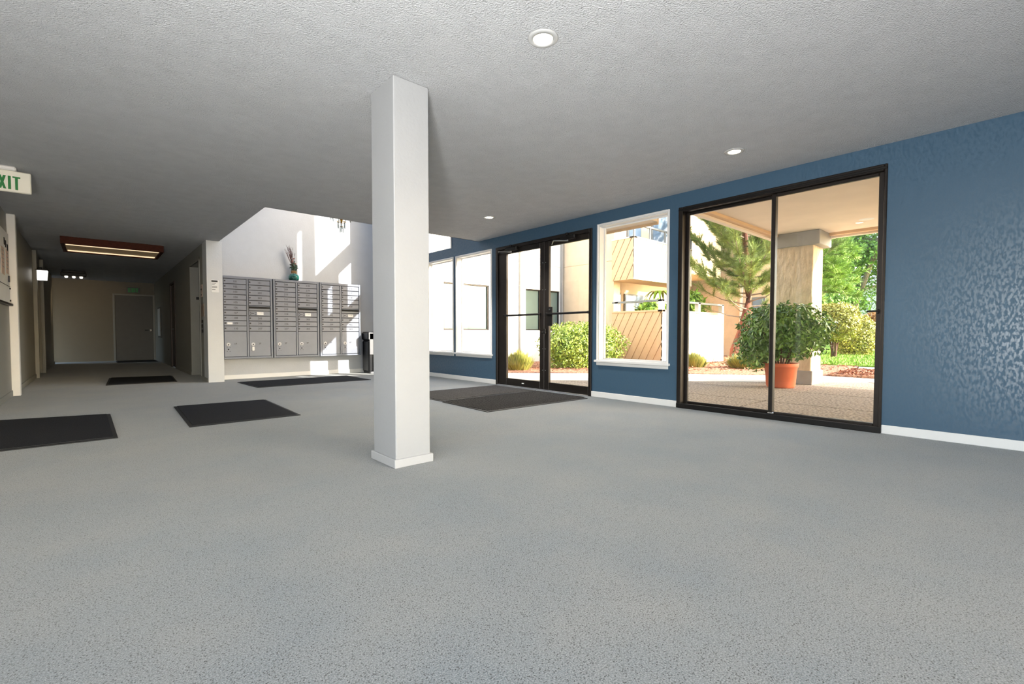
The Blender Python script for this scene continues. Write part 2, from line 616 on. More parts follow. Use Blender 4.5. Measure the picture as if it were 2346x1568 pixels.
# blue wall with its openings: (y0,y1,z0,z1)
OPEN = {
    'slider': (0.93, 2.82, 0.0, 2.275),
    'win4': (2.96, 3.96, 0.50, 2.262),
    'door': (4.07, 6.09, 0.0, 2.26),
    'winB': (6.23, 7.235, 0.50, 2.24),
    'winA': (7.355, 8.27, 0.50, 2.24),
    'upB': (6.60, 7.08, 2.66, 3.36),
    'upA': (7.42, 8.27, 2.44, 3.40),
    'topB': (5.80, 6.26, 3.80, 4.97),
    'topA': (6.475, 8.24, 3.66, 5.0),
}
ys = sorted({-4.15, 10.1} | {q for o in OPEN.values() for q in o[:2]})
zs = sorted({0.0, 5.4} | {q for o in OPEN.values() for q in o[2:]})
wall = MB()
for i in range(len(ys) - 1):
    run = None
    for j in range(len(zs) - 1):
        yc, zc = (ys[i] + ys[i + 1]) / 2, (zs[j] + zs[j + 1]) / 2
        hole = any(o[0] < yc < o[1] and o[2] < zc < o[3] for o in OPEN.values())
        if not hole:
            if run is None: run = zs[j]
        if run is not None and (hole or j == len(zs) - 2):
            wall.box(XW, XO, ys[i], ys[i + 1], run, zs[j] if hole else zs[j + 1])
            run = None
struct('wall_right', wall, 'blue_paint')

# white wall with the mail boxes, void side walls, corner column
struct('wall_far', MB().box(1.5, XW, YB, 10.15, 0, 5.4), 'plaster_white')
struct('wall_column', MB().box(XR, 1.685, 9.55, YB, 0, CH), 'white_paint')
struct('wall_void', MB().box(1.2, 1.64, YV - .0, YB, CH + .3, 5.3).box(1.2, 1.4, 1.0, YV, CH + .3, 5.3)
       .box(1.2, XW, 0.9, 1.0, CH + .3, 5.3), 'plaster_white')
# hallway walls
struct('wall_hall_left', MB().box(-1.1, XL, 7.0, 12.7, 0, CH).box(-1.1, XL, 14.15, 18.0, 0, CH)
       .box(-1.1, XL, 12.7, 14.15, 2.12, CH).box(-4.6, XL, 6.85, 7.0, 0, CH).box(-1.9, -1.8, 12.5, 14.4, 0, CH), 'hall_paint')
struct('wall_hall_right', MB().box(XR, XR + .12, YB, 10.3, 0, CH).box(XR, XR + .45, 11.45, 13.85, 0, CH).box(XR, XR + .12, 14.75, YE, 0, CH)
       .box(XR, XR + .45, 10.3, 11.45, 2.18, CH).box(XR + .33, XR + .45, 10.15, 11.45, 0, 2.18)
       .box(XR, XR + .12, 13.85, 14.75, 2.08, CH), 'hall_paint')
struct('wall_hall_end', MB().box(-2.2, 1.6, YE, YE + .15, 0, CH), 'hall_paint_shaded')
struct('wall_left', MB().box(-4.75, -4.6, -4.15, -3.2, 0, CH).box(-4.75, -4.6, 1.3, 7.0, 0, CH).box(-4.75, -4.6, -3.2, 1.3, 0, .4)
       .box(-4.75, -4.6, -3.2, 1.3, 2.3, CH), 'white_paint')
struct('wall_near', MB().box(-4.75, -3.2, -4.3, -4.15, 0, CH).box(4.2, XO, -4.3, -4.15, 0, CH).box(-3.2, 4.2, -4.3, -4.15, 0, .4)
       .box(-3.2, 4.2, -4.3, -4.15, 2.05, CH), 'white_paint')
struct('ceiling_edge_beam', MB().box(1.64, XW, YV - .02, YV, CH, CH + .3), 'popcorn')


# baseboards
def baseboard(name, boxes, m='trim_white'):
    b = MB()
    for q in boxes: b.bbox(*q, c=.004)
    struct(name, b, m)


baseboard('baseboard_right', [(XW - .014, XW, -4.1, .93, 0, .075), (XW - .014, XW, 2.82, 4.07, 0, .075), (XW - .014, XW, 6.09, YB, 0, .075)])
baseboard('baseboard_far', [(1.69, XW, YB - .014, YB, 0, .08)])
baseboard('baseboard_hall', [(XL, XL + .014, 7.0, 9.2, 0, .08), (XL, XL + .014, 9.33, 12.6, 0, .08), (XL, XL + .014, 14.3, 18, 0, .08),
                             (XR - .012, XR, 11.45, 13.8, 0, .07), (XR - .012, XR, 9.58, 10.25, 0, .07)], 'hall_paint')
# hallway vertical boards and door casings
struct('trim_1', MB().bbox(XL, XL + .085, 9.2, 9.32, 0, CH), 'trim_white')
struct('trim_2', MB().bbox(XL, XL + .06, 12.6, 12.7, 0, CH - .03), 'hall_paint')
struct('trim_3', MB().bbox(XL, XL + .06, 14.15, 14.26, 0, CH - .03), 'hall_paint')
struct('trim_4', MB().bbox(XR - .012, XR + .02, 10.24, 10.3, 0, 2.24).bbox(XR - .012, XR + .02, 10.24, 11.5, 2.18, 2.24), 'hall_paint')

# ------------------------------------------------------------------ windows of the blue wall


def framed_window(n, key, label=None, sill=True, trim=True, depth=.13):
    y0, y1, z0, z1 = OPEN[key]
    r = root_structure('window_%d' % n, (XW, (y0 + y1) / 2, z0))
    xg = XW + depth - .02
    t = .026
    if trim:
        f = MB()
        f.bbox(XW - .018, XW + .002, y0 - t, y0, z0 - .01, z1 + t)
        f.bbox(XW - .018, XW + .002, y1, y1 + t, z0 - .01, z1 + t)
        f.bbox(XW - .018, XW + .002, y0, y1, z1, z1 + t)
        f.build('window_casing', 'trim_white', r)
    l = MB()
    e = .008
    l.box(XW, XO - .01, y0, y0 + e, z0, z1).box(XW, XO - .01, y1 - e, y1, z0, z1).box(XW, XO - .01, y0 + e, y1 - e, z1 - e, z1).box(XW, XO - .01, y0 + e, y1 - e, z0, z0 + e)
    l.build('window_jamb', 'trim_white', r)
    if sill:
        s = MB().bbox(XW - .045, XW + .05, y0 - t - .02, y1 + t + .02, z0 - .03, z0)
        s.bbox(XW - .016, XW, y0 - t, y1 + t, z0 - .07, z0 - .03)
        s.build('window_sill', 'trim_white', r)
    s = MB()
    q = .014
    s.bbox(xg - .012, xg + .018, y0 + e, y0 + e + q, z0 + e, z1 - e, c=.003).bbox(xg - .012, xg + .018, y1 - e - q, y1 - e, z0 + e, z1 - e, c=.003)
    s.bbox(xg - .012, xg + .018, y0 + e + q, y1 - e - q, z0 + e, z0 + e + q, c=.003).bbox(xg - .012, xg + .018, y0 + e + q, y1 - e - q, z1 - e - q, z1 - e, c=.003)
    s.build('window_frame', 'trim_white', r)
    MB().box(xg, xg + .006, y0 + e + q, y1 - e - q, z0 + e + q, z1 - e - q).build('pane', 'glass', r)
    return r


framed_window(1, 'win4')
framed_window(2, 'winB')
framed_window(3, 'winA')
framed_window(4, 'upA', sill=False)
framed_window(5, 'topA', sill=False)
framed_window(6, 'topB', sill=False)
framed_window(7, 'upB', sill=False, trim=False)

# unseen glazing behind the camera, added to bring in light
for (nm, n, axis) in (('near', 8, 'y'), ('left', 9, 'x')):
    r = root_structure('window_%d' % n, (0.5, -4.15, .4) if axis == 'y' else (-4.6, .8, .4))
    f, g = MB(), MB()
    if axis == 'y':
        for x in (-3.2, -1.35, .5, 2.35, 4.15): f.bbox(x, x + .05, -4.25, -4.18, .4, 2.05)
        f.bbox(-3.2, 4.2, -4.25, -4.18, .4, .45).bbox(-3.2, 4.2, -4.25, -4.18, 2.0, 2.05)
        g.box(-3.15, 4.15, -4.22, -4.215, .45, 2.0)
    else:
        for y in (-3.2, -1.7, -.2, 1.25): f.bbox(-4.7, -4.63, y, y + .05, .4, 2.3)
        f.bbox(-4.7, -4.63, -3.2, 1.3, .4, .45).bbox(-4.7, -4.63, -3.2, 1.3, 2.25, 2.3)
        g.box(-4.665, -4.66, -3.15, 1.25, .45, 2.25)
    f.build('window_frame', 'bronze', r)
    g.build('pane', 'glass', r)
r = root_structure('window_11', (3.3, 8.1, 5.4))  # unseen skylight added to bring sun and sky into the void
MB().bbox(2.0, 2.06, 6.9, 9.3, 5.36, 5.46).bbox(4.54, 4.6, 6.9, 9.3, 5.36, 5.46).bbox(2.0, 4.6, 6.9, 6.96, 5.36, 5.46).bbox(2.0, 4.6, 9.24, 9.3, 5.36, 5.46).build('window_frame', 'trim_white', r)
MB().box(2.06, 4.54, 6.96, 9.24, 5.40, 5.41).build('pane', 'glass', r)

# ------------------------------------------------------------------ sliding glass window wall (slider)
r = root_structure('window_10', (XW, 1.875, 0))
y0, y1, z0, z1 = OPEN['slider']
f = MB()
fx0, fx1 = XW - .02, XW + .13
f.bbox(fx0, fx1, y0, y0 + .022, 0, z1).bbox(fx0, fx1, y1 - .05, y1, 0, z1).bbox(fx0, fx1, y0 + .022, y1 - .05, z1 - .055, z1).bbox(fx0, fx1, y0 + .022, y1 - .05, 0, .03)
f.build('slider_frame', 'bronze', r)
MB().bbox(fx0 - .008, fx0 + .02, y0, y1, 0, .055).bbox(fx0 - .004, fx0 + .02, y0, y1, z1 - .045, z1 - .02).build('slider_track', 'bronze_dark', r)


def sash(xc, ya, yb, nm, w=.045):
    s = MB()
    s.bbox(xc - .018, xc + .018, ya, ya + w, .03, z1 - .055).bbox(xc - .018, xc + .018, yb - w, yb, .03, z1 - .055)
    s.bbox(xc - .018, xc + .018, ya + w, yb - w, .03, .075).bbox(xc - .018, xc + .018, ya + w, yb - w, z1 - .085, z1 - .055)
    o = s.build(nm, 'bronze', r)
    MB().box(xc - .003, xc + .003, ya + w, yb - w, .075, z1 - .085).build('pane', 'glass', o)
    return o


sash(XW + .03, y0 + .022, 1.845, 'sliding_sash', .02 + .02)
sash(XW + .085, 1.815, y1 - .05, 'fixed_sash', .035)
MB().bbox(XW - .0, XW + .012, y0 + .035, y0 + .055, 1.02, 1.06).bbox(XW - .03, XW, y0 + .03, y0 + .12, 1.035, 1.05).build('latch', 'bronze_dark', r)
MB().bbox(XW - .038, XW - .012, 1.78, 1.83, .058, .075).build('floor_bolt', 'steel', r)

# ------------------------------------------------------------------ entrance double doors
r = root_structure('door_1', (XW, 5.08, 0))
y0, y1, z0, z1 = OPEN['door']
f = MB()
f.bbox(fx0, fx1, y0, y0 + .045, 0, z1).bbox(fx0, fx1, y1 - .045, y1, 0, z1).bbox(fx0, fx1, y0 + .045, y1 - .045, z1 - .05, z1)
f.build('door_frame', 'bronze', r)
MB().bbox(fx0 - .004, fx1, y0 + .045, y1 - .045, 0, .012).build('threshold', 'steel', r)
ymid = 4.98
for (ya, yb, hs) in ((y0 + .048, ymid - .002, 0), (ymid + .002, y1 - .048, 1)):
    xc0, xc1 = XW + .005, XW + .05
    sw = .075 if True else 0
    wl, wr = (.035, .085) if hs == 0 else (.085, .19)
    # stiles
    s = MB()
    a_in, b_in = (4.14, 4.885) if hs == 0 else (5.075, 5.845)
    s.bbox(xc0, xc1, ya, a_in, .014, z1 - .052).bbox(xc0, xc1, b_in, yb, .014, z1 - .052)
    s.bbox(xc0, xc1, a_in, b_in, .014, .125).bbox(xc0, xc1, a_in, b_in, 2.13, z1 - .052)
    d = s.build('door', 'bronze', r)
    MB().box(XW + .024, XW + .03, a_in, b_in, .125, 2.13).build('pane', 'glass', d)
    b = MB().bbox(XW - .04, XW - .015, a_in - .04, b_in + .03, 1.122, 1.152, c=.008)
    b.bbox(XW - .04, xc0 + .005, a_in - .035, a_in - .015, 1.118, 1.156).bbox(XW - .04, xc0 + .005, b_in + .01, b_in + .03, 1.118, 1.156)
    b.build('push_bar', 'bronze_dark', d)
    bo = MB()
    yb_ = ymid - .03 if hs == 0 else ymid + .03
    for zz in (.3, .62, 1.5, 1.9): bo.lathe([(.006, -.004), (.006, 0), (0, .0)], (xc0, yb_, zz), 8, 'x')
    bo.build('bolt', 'steel', d)
    # closer
    yc = 4.50 if hs == 0 else 5.70
    c = MB().bbox(XW - .06, XW + .004, yc - .16, yc + .12, z1 - .10, z1 - .04, c=.012)
    c.bbox(XW - .05, XW - .01, yc - .02, yc + .02, z1 - .04, z1 + .0, c=.008)
    cl = c.build('door_closer', 'bronze_dark', d)
    MB().tube([(XW - .04, yc - .02, z1 - .115), (XW - .17, yc + .1, z1 - .115), (XW - .18, yc + .12, z1 - .115)], .008, 6).tube(
        [(XW - .18, yc + .12, z1 - .115), (XW + .0, yc + .32, z1 - .115)], .007, 6).tube([(XW - .04, yc - .02, z1 - .1), (XW - .04, yc - .02, z1 - .12)], .012, 8).build('closer_arm', 'steel', cl)
    if hs == 0:
        MB().bbox(XW - .012, xc0 + .002, 4.80, 4.90, .96, 1.24, c=.004).build('lock_plate', 'bronze_dark', d)
        MB().bbox(XW - .03, xc0, 4.925, 4.955, .84, .92, c=.005).bbox(XW - .05, XW - .03, 4.90, 4.99, .855, .875, c=.005).build('door_handle', 'bronze_dark', d)
        MB().lathe([(.012, -.01), (.012, 0), (0, 0)], (XW - .01, 4.85, 1.2), 12, 'x').build('key_cylinder', 'steel', d)
    else:
        MB().bbox(xc0 - .003, xc0 + .001, 5.42, 5.47, .058, .072, c=.001).build('maker_plate', 'paper', d)

# far hallway door, brown door, dark side door
r = root_structure('door_2', (.95, YE, 0))
MB().bbox(.42, .47, YE - .03, YE, 0, 2.07).bbox(1.40, 1.45, YE - .03, YE, 0, 2.07).bbox(.47, 1.40, YE - .03, YE, 2.02, 2.07).build('door_casing', 'hall_paint', r)
d = MB().bbox(.475, 1.395, YE - .022, YE - .002, .012, 2.015).build('door', 'grey_door', r)
MB().tube([(1.33, YE - .022, .95), (1.33, YE - .07, .95), (1.18, YE - .07, .95)], .014, 8).lathe([(.03, -.008), (.03, 0), (0, 0)], (1.33, YE - .022, .95), 14, 'y').build('lever_handle', 'chrome', d)
r = root_structure('door_3', (XR, 14.3, 0))
d = MB().bbox(XR + .02, XR + .06, 13.9, 14.7, .01, 2.05).build('door', 'brown_door', r)
MB().bbox(XR - .015, XR + .03, 13.85, 13.9, 0, 2.1).bbox(XR - .015, XR + .03, 14.7, 14.75, 0, 2.1).bbox(XR - .015, XR + .03, 13.9, 14.7, 2.05, 2.1).build('door_casing', 'brown_door', r)
MB().tube([(XR + .02, 14.0, .95), (XR - .04, 14.0, .95), (XR - .04, 14.11, .95)], .012, 8).build('lever_handle', 'chrome', d)
r = root_structure('door_4', (XL - .1, 13.4, 0))
d = MB().bbox(XL - .16, XL - .12, 12.72, 14.13, .01, 2.1).build('door', 'teal_door', r)
MB().bbox(XL - .125, XL - .1, 13.8, 14.05, .05, .12).build('kick_plate', 'grey_door', d)
r = root_structure('door_5', (XR + .3, 10.9, 0))
d = MB().bbox(XR + .3, XR + .33, 10.32, 10.88, .01, 2.16).build('elevator_door', 'steel', r)
MB().bbox(XR + .3, XR + .33, 10.885, 11.43, .01, 2.16).build('elevator_door', 'steel', r)

# ================================================================== PILLAR
t = thing('square_pillar', (1.56, 2.87, 0), 'square white painted pillar standing free on the carpet in the middle of the lobby', 'pillar')
MB().bbox(1.405, 1.655, 2.70, 3.015, 0.0, CH, c=.006).build('shaft', 'pillar_paint', t)
MB().bbox(1.39, 1.67, 2.685, 3.03, 0, .055, c=.004).build('base_molding', 'pillar_trim', t)

# ================================================================== MAIL BOXES
XS = [(1.69, 2.53), (2.545, 3.395), (3.41, 4.265)]
Z0, Z1 = .385, 1.88
LN = [[str(101 + i) for i in range(10)], [str(208 + i) for i in range(10)], [str(306 + i) for i in range(10)]]
RN = [['111', '201', '202', '203', '204', None, None, '205', '206', '207'],
      ['218', '219', '220', '301', '302', None, None, '303', '304', '305'],
      ['316', '317', '318', '319', '320', None, None, '401', '402', '403']]
PN = [('1P', '2P'), ('3P', '4P'), ('5P', '6P')]
ROW, TOP = .0945, Z1 - .053
MLAB = ['grey metal wall mailbox cabinet nearest the white column, with boxes 101 to 111',
        'middle grey metal wall mailbox cabinet with the green vase on top, boxes 208 to 220',
        'rightmost grey metal wall mailbox cabinet, partly sunlit, beside the black bin']
lock_me = MB().lathe([(.012, -.006), (.014, 0), (0, 0)], (0, 0, 0), 12, 'y').mesh('lock', 'lock_dark')
key_me = MB().lathe([(.0045, -.0075), (.0045, -.005), (0, -.005)], (0, 0, 0), 8, 'y').mesh('keyhole', 'ink')
big_lock = MB().lathe([(.030, -.006), (.034, 0), (0, 0)], (0, 0, 0), 18, 'y').mesh('lock', 'lock_metal')
big_key = MB().lathe([(.011, -.011), (.011, -.005), (0, -.005)], (0, 0, 0), 10, 'y').mesh('keyhole', 'ink')
WD = .365
small_door = MB().bbox(0, WD, -.012, 0, 0, ROW - .011, c=.003).mesh('door', 'mail_door')
for u, (xa, xb) in enumerate(XS):
    t = thing('mailbox_cabinet', ((xa + xb) / 2, YB, Z0), MLAB[u], 'mailboxes', 'mailbox cabinets on the white wall')
    # carcass with raised frame
    fr = .034
    MB().box(xa, xb, YM + .02, YB, Z0, Z1).build('body', 'mail_dark', t)
    xm = (xa + xb) / 2
    g = MB().bbox(xa, xa + fr, YM - .012, YB - .01, Z0, Z1, c=.004).bbox(xb - fr, xb, YM - .012, YB - .01, Z0, Z1, c=.004)
    g.bbox(xa + fr, xb - fr, YM - .012, YB - .01, Z1 - .045, Z1, c=.004).bbox(xa + fr, xb - fr, YM - .012, YB - .01, Z0, Z0 + .034, c=.004)
    g.bbox(xm - .014, xm + .014, YM - .006, YM + .02, Z0 + .034, Z1 - .045, c=.003)
    g.build('frame', 'mail_grey', t)
    for side in (0, 1):
        x0 = xa + fr + .006 if side == 0 else xm + .02
        wdt = (xm - .02 - x0) if side == 0 else (xb - fr - .006 - x0)
        nums = LN[u] if side == 0 else RN[u]
        for k, s in enumerate(nums):
            zt = TOP - k * ROW
            zb = zt - ROW + .011
            if s is None: continue
            d = put('door', small_door, t, (x0, YM + .006, zb))
            d.scale = (wdt / WD, 1, 1)
            lo = put('lock', lock_me, d, (x0 + .022 / (wdt / WD), YM - .006, zb + (ROW - .011) * .55))
            nm = text_mesh(s, .048, 'ink')
            put('number', nm, d, (x0 + wdt * .52, YM - .0068, zb + (ROW - .011) * .5))
            if s == '109':
                st = MB().bbox(x0 + .05, x0 + .135, YM - .0072, YM - .006, zb + .025, zb + .06, c=.0003)
                st.build('sticker', 'paper', d)
        if side == 1:
            # outgoing slot with hood
            zt = TOP - 5 * ROW
            h = MB().add([(x0 - .005, YM + .006, zt + .004), (x0 + wdt + .01, YM + .006, zt + .004), (x0 + wdt + .01, YM - .05, zt - .006), (x0 - .005, YM - .05, zt - .006),
                          (x0 - .005, YM + .006, zt - .004), (x0 + wdt + .01, YM + .006, zt - .004), (x0 + wdt + .01, YM - .05, zt - .012), (x0 - .005, YM - .05, zt - .012)],
                         [(0, 3, 2, 1), (4, 5, 6, 7), (2, 3, 7, 6), (0, 4, 7, 3), (1, 2, 6, 5), (0, 1, 5, 4)])
            h.build('mail_slot_hood', 'mail_grey', t)
            MB().box(x0 + .01, x0 + wdt - .01, YM + .004, YM + .012, zt - .045, zt - .012).build('mail_slot', 'ink', t)
            MB().bbox(x0, x0 + wdt, YM - .006, YM + .006, zt - ROW + .011, zt - .047, c=.003).build('slot_plate', 'mail_door', t)
            zt -= ROW
            p = MB().bbox(x0, x0 + wdt, YM - .006, YM + .006, zt - ROW + .011, zt, c=.003).build('carrier_panel', 'mail_door', t)
            l = MB().bbox(x0 + .135, x0 + .245, YM - .0078, YM - .006, zt - .072, zt - .014, c=.0003).build('notice_label', 'paper', p)
            put('notice_text', text_mesh('U.S. MAIL', .018, 'ink'), p, (x0 + .19, YM - .0082, zt - .032))
            q = MB()
            for a in (.02, .03, .10, .112): q.box(x0 + a, x0 + a + .006, YM - .0068, YM - .006, zt - .068, zt - .05).box(x0 + a, x0 + a + .006, YM - .0068, YM - .006, zt - .032, zt - .018)
            q.box(x0 + .045, x0 + .055, YM - .0068, YM - .006, zt - .055, zt - .03).box(x0 + .06, x0 + .085, YM - .0068, YM - .006, zt - .046, zt - .038)
            q.build('slot_marks', 'ink', p)
        # parcel locker
        zt = TOP - 10 * ROW
        d = MB().bbox(x0, x0 + wdt, YM - .006, YM + .006, Z0 + .04, zt, c=.004).build('parcel_door', 'mail_door', t)
        lx, lz = x0 + .062, Z0 + .262
        l = put('lock', big_lock, d, (lx, YM - .006, lz))
        put('keyhole', big_key, d, (lx, YM - .0065, lz - .004))
        put('keyhole', big_key, d, (lx, YM - .001, lz - .087))
        q = MB()
        for a, b in ((-.028, -.058), (.016, -.058), (-.028, -.125), (.016, -.125)): q.box(lx + a, lx + a + .016, YM - .0068, YM - .006, lz + b, lz + b + .005)
        q.build('screw_marks', 'ink', d)['kind'] = 'stuff'
        if u == 0 and side == 1:
            MB().bbox(lx - .018, lx + .02, YM - .014, YM - .006, lz - .12, lz - .045, c=.002).build('white_tag', 'paper', d)
        put('number', text_mesh(PN[u][side], .044, 'ink'), d, (x0 + .175, YM - .0068, Z0 + .272))

# vase and dried stems on the cabinet
VX, VY, VZ = 2.955, 9.845, 1.88
t = thing('glass_vase', (VX, VY, VZ), 'small round teal green glass vase with a twine wrapped neck on the mailbox cabinet', 'vase')
prof = [(.055, 0), (.085, .012), (.098, .05), (.096, .085), (.078, .118), (.052, .132), (.047, .145), (.047, .2), (.054, .205), (.05, .205), (.042, .2), (.042, .145), (.074, .112), (.09, .08), (.092, .05), (.078, .018), (.0, .014)]
MB().lathe(prof, (VX, VY, VZ), 32).build('vase_body', 'vase_glass', t, True)
tw = MB()
for i in range(7): tw.lathe([(.047, 0), (.054, .004), (.047, .008)], (VX, VY, VZ + .14 + i * .008), 20)
tw.build('twine_wrap', 'twine', t)
t = thing('dried_branches', (VX, VY, VZ + .02), 'bunch of dried brown branches and twigs standing in the green vase', 'dried branches')
random.seed(3)
for i in range(20):
    a = random.uniform(0, 2 * PI)
    sp = random.uniform(.02, .13)
    tip = (VX - .075 + sp * math.cos(a) * .9, VY + sp * math.sin(a) * .45 - .02, VZ + random.uniform(.48, .68))
    b0 = (VX + .03 * math.cos(a), VY + .03 * math.sin(a), VZ + .02)
    nk = (VX + .026 * math.cos(a + 2.8), VY + .026 * math.sin(a + 2.8), VZ + .2)
    md = tuple((nk[k] + tip[k]) / 2 + random.uniform(-.012, .012) for k in range(3))
    m = MB().tube([b0, nk, md, tip], [.004, .004, .0035, .0015], 5)
    for j in range(3):
        f = random.uniform(.2, .9)
        p = [md[k] + (tip[k] - md[k]) * f for k in range(3)]
        m.tube([p, (p[0] + random.uniform(-.04, .04), p[1] + random.uniform(-.03, .03), p[2] + random.uniform(.03, .07))], [.0025, .001], 4)
    m.build('twig', 'twig', t)
p, n = blob_points(130, (VX + .005, VY, VZ + .27), (.045, .04, .09))
link('foliage', leaf_mesh('foliage', p, n, .05, 'dried_leaf'), t, 'stuff')
for (dx, dz) in ((.0, .43), (.02, .33), (-.03, .38)):
    fl = MB().lathe([(0, -.012), (.014, -.008), (.02, .004), (.012, .014), (0, .016)], (VX + dx, VY - .02, VZ + dz), 10)
    fl.tube([(VX + dx * .5, VY, VZ + .2), (VX + dx, VY - .02, VZ + dz - .01)], .002, 5)
    fl.build('dried_flower', 'dried_flower', t)

# black bin by the mail boxes
BX, BY = 4.50, 9.62
t = thing('waste_bin', (BX, BY, 0), 'tall black plastic bin with a grey strap handle beside the mailboxes', 'bin')
MB().bbox(BX - .19, BX + .17, BY - .15, BY + .17, .03, .70, c=.03).build('bin_body', 'black_plastic', t)
MB().bbox(BX - .20, BX + .18, BY - .16, BY + .18, .70, .88, c=.03).build('bin_lid', 'black_plastic', t)
MB().bbox(BX - .17, BX - .08, BY - .172, BY - .158, .40, .85, c=.006).bbox(BX - .19, BX - .08, BY - .172, BY - .158, .72, .87, c=.006).build('strap_handle', 'grey_plastic', t)
MB().bbox(BX - .16, BX - .02, BY - .19, BY - .12, 0, .04, c=.008).build('foot_pedal', 'grey_plastic', t)
MB().bbox(BX - .17, BX + .15, BY - .13, BY + .15, 0, .035, c=.006).build('base', 'black_plastic', t)

# ================================================================== MATS


def floor_mat(pts, label, pile='mat_pile', rib=False):
    cx = sum(p[0] for p in pts) / 4
    cy = sum(p[1] for p in pts) / 4
    t = thing('floor_mat', (cx, cy, 0), label, 'mat', 'dark floor mats on the carpet')
    ins = [(p[0] + (cx - p[0]) * .0 + math.copysign(.03, cx - p[0]), p[1] + math.copysign(.03, cy - p[1])) for p in pts]
    b = MB()
    vs = [(x, y, 0) for x, y in pts] + [(x, y, .006) for x, y in pts] + [(x, y, .009) for x, y in ins]
    fs = [(3, 2, 1, 0)]
    for i in range(4):
        j = (i + 1) % 4
        fs += [(i, j, 4 + j, 4 + i), (4 + i, 4 + j, 8 + j, 8 + i)]
    fs.append((8, 9, 10, 11))
    b.add(vs, fs).build('rubber_border', 'mat_rubber', t)
    MB().prism(ins, .008, .013).build('mat_pile', pile, t)
    if rib:
        # raised ribs, one joined relief part
        rb = MB()
        x0, x1 = min(p[0] for p in ins), max(p[0] for p in ins)
        y0, y1 = min(p[1] for p in ins), max(p[1] for p in ins)
        n = int((x1 - x0) / .03)
        for i in range(n):
            x = x0 + (i + .5) * (x1 - x0) / n
            rb.box(x - .007, x + .007, y0 + .02, y1 - .02, .013, .016)
        o = rb.build('ribs', pile, t)
        o['kind'] = 'stuff'


floor_mat([(-1.4, 4.93), (.12, 4.96), (.10, 6.48), (-1.4, 6.86)], 'large dark grey floor mat at the left edge, cut off by the picture', 'mat_pile')
floor_mat([(.62, 5.10), (1.58, 5.11), (1.61, 6.58), (.66, 6.65)], 'dark grey rectangular floor mat between the left mat and the white pillar')
floor_mat([(1.88, 8.13), (3.76, 8.17), (3.76, 9.25), (1.82, 9.23)], 'long black floor mat in front of the mailbox cabinets')
floor_mat([(.11, 10.1), (1.06, 10.1), (1.13, 11.5), (.18, 11.7)], 'dark floor mat in the hallway by the elevator opening')
floor_mat([(3.22, 4.985), (4.88, 5.0), (4.88, 5.95), (3.22, 5.97)], 'brown black entrance mat, farther of the pair at the glass doors', 'mat_ribbed')
floor_mat([(3.15, 3.98), (4.80, 3.96), (4.86, 4.96), (3.20, 4.94)], 'dark speckled ribbed entrance mat, nearer of the pair at the glass doors', 'mat_ribbed', True)
floor_mat([(.45, 17.6), (1.40, 17.6), (1.40, 18.7), (.45, 18.7)], 'black door mat at the grey door at the end of the hallway')

# ================================================================== CEILING LIGHTS


def downlight(x, y, label, power=60):
    t = thing('recessed_light', (x, y, CH), label, 'ceiling light', 'round recessed ceiling lights')
    MB().lathe([(.052, -.0), (.054, -.008), (.078, -.006), (.083, 0.0)], (x, y, CH), 40).build('trim_ring', 'ring_grey', t, True)
    MB().lathe([(.0, -.0025), (.052, -.0025)], (x, y, CH), 32).build('lens', 'lamp_disc', t)
    l = bpy.data.lights.new('downlight_lamp', 'SPOT')
    l.energy = power
    l.color = (1, .95, .88)
    l.spot_size = math.radians(120)
    l.spot_blend = .6
    l.shadow_soft_size = .05
    o = bpy.data.objects.new('downlight_lamp', l)
    COL.objects.link(o)
    o.parent = t
    o.location = (0, 0, -.02)
    return t


downlight(1.845, 1.845, 'round recessed ceiling light nearest the camera', 22)
downlight(4.22, 1.86, 'round recessed ceiling light above the sliding glass window')
downlight(4.08, 5.11, 'round recessed ceiling light near the entrance doors, by the pillar', 240)

# fluorescent box light in the hallway
t = thing('box_light', (.29, 11.25, CH), 'wood framed fluorescent box light on the hallway ceiling', 'ceiling light')
x0, x1, y0, y1, zb = -.40, .97, 10.70, 11.82, CH - .12
MB().bbox(x0, x1, y0, y0 + .05, zb, CH).bbox(x0, x1, y1 - .05, y1, zb, CH).bbox(x0, x0 + .05, y0 + .05, y1 - .05, zb, CH).bbox(x1 - .05, x1, y0 + .05, y1 - .05, zb, CH).build('wood_frame', 'wood_dark', t)
MB().box(x0 + .05, x1 - .05, y0 + .05, y1 - .05, zb + .025, zb + .03).build('diffuser', 'diffuser', t)
for yy in (y0 + .20, y1 - .11):
    MB().box(x0 + .06, x1 - .06, yy - .045, yy + .045, zb + .012, zb + .022).build('tube_lamp', 'tube_lamp', t)

# hallway wall sconce
t = thing('wall_sconce', (XL, 13.0, 1.9), 'glowing white square glass wall sconce between the hallway casings on the left', 'wall light')
MB().bbox(XL - .01, XL + .03, 12.66, 12.72, 1.82, 2.1, c=.005).build('back_plate', 'bronze', t)
MB().tube([(XL + .03, 12.69, 2.07), (XL + .12, 12.69, 2.09), (XL + .12, 12.69, 2.06)], .01, 8).build('arm', 'bronze', t)
MB().bbox(XL + .03, XL + .21, 12.60, 12.78, 2.035, 2.06, c=.006).build('sconce_cap', 'bronze_dark', t)
MB().add([(XL + .05, 12.62, 1.86), (XL + .19, 12.62, 1.86), (XL + .19, 12.76, 1.86), (XL + .05, 12.76, 1.86), (XL + .035, 12.605, 2.035), (XL + .205, 12.605, 2.035), (XL + .205, 12.775, 2.035), (XL + .035, 12.775, 2.035)],
         [(0, 3, 2, 1), (4, 5, 6, 7), (0, 1, 5, 4), (1, 2, 6, 5), (2, 3, 7, 6), (3, 0, 4, 7)]).build('glass_shade', 'sconce_shade', t)

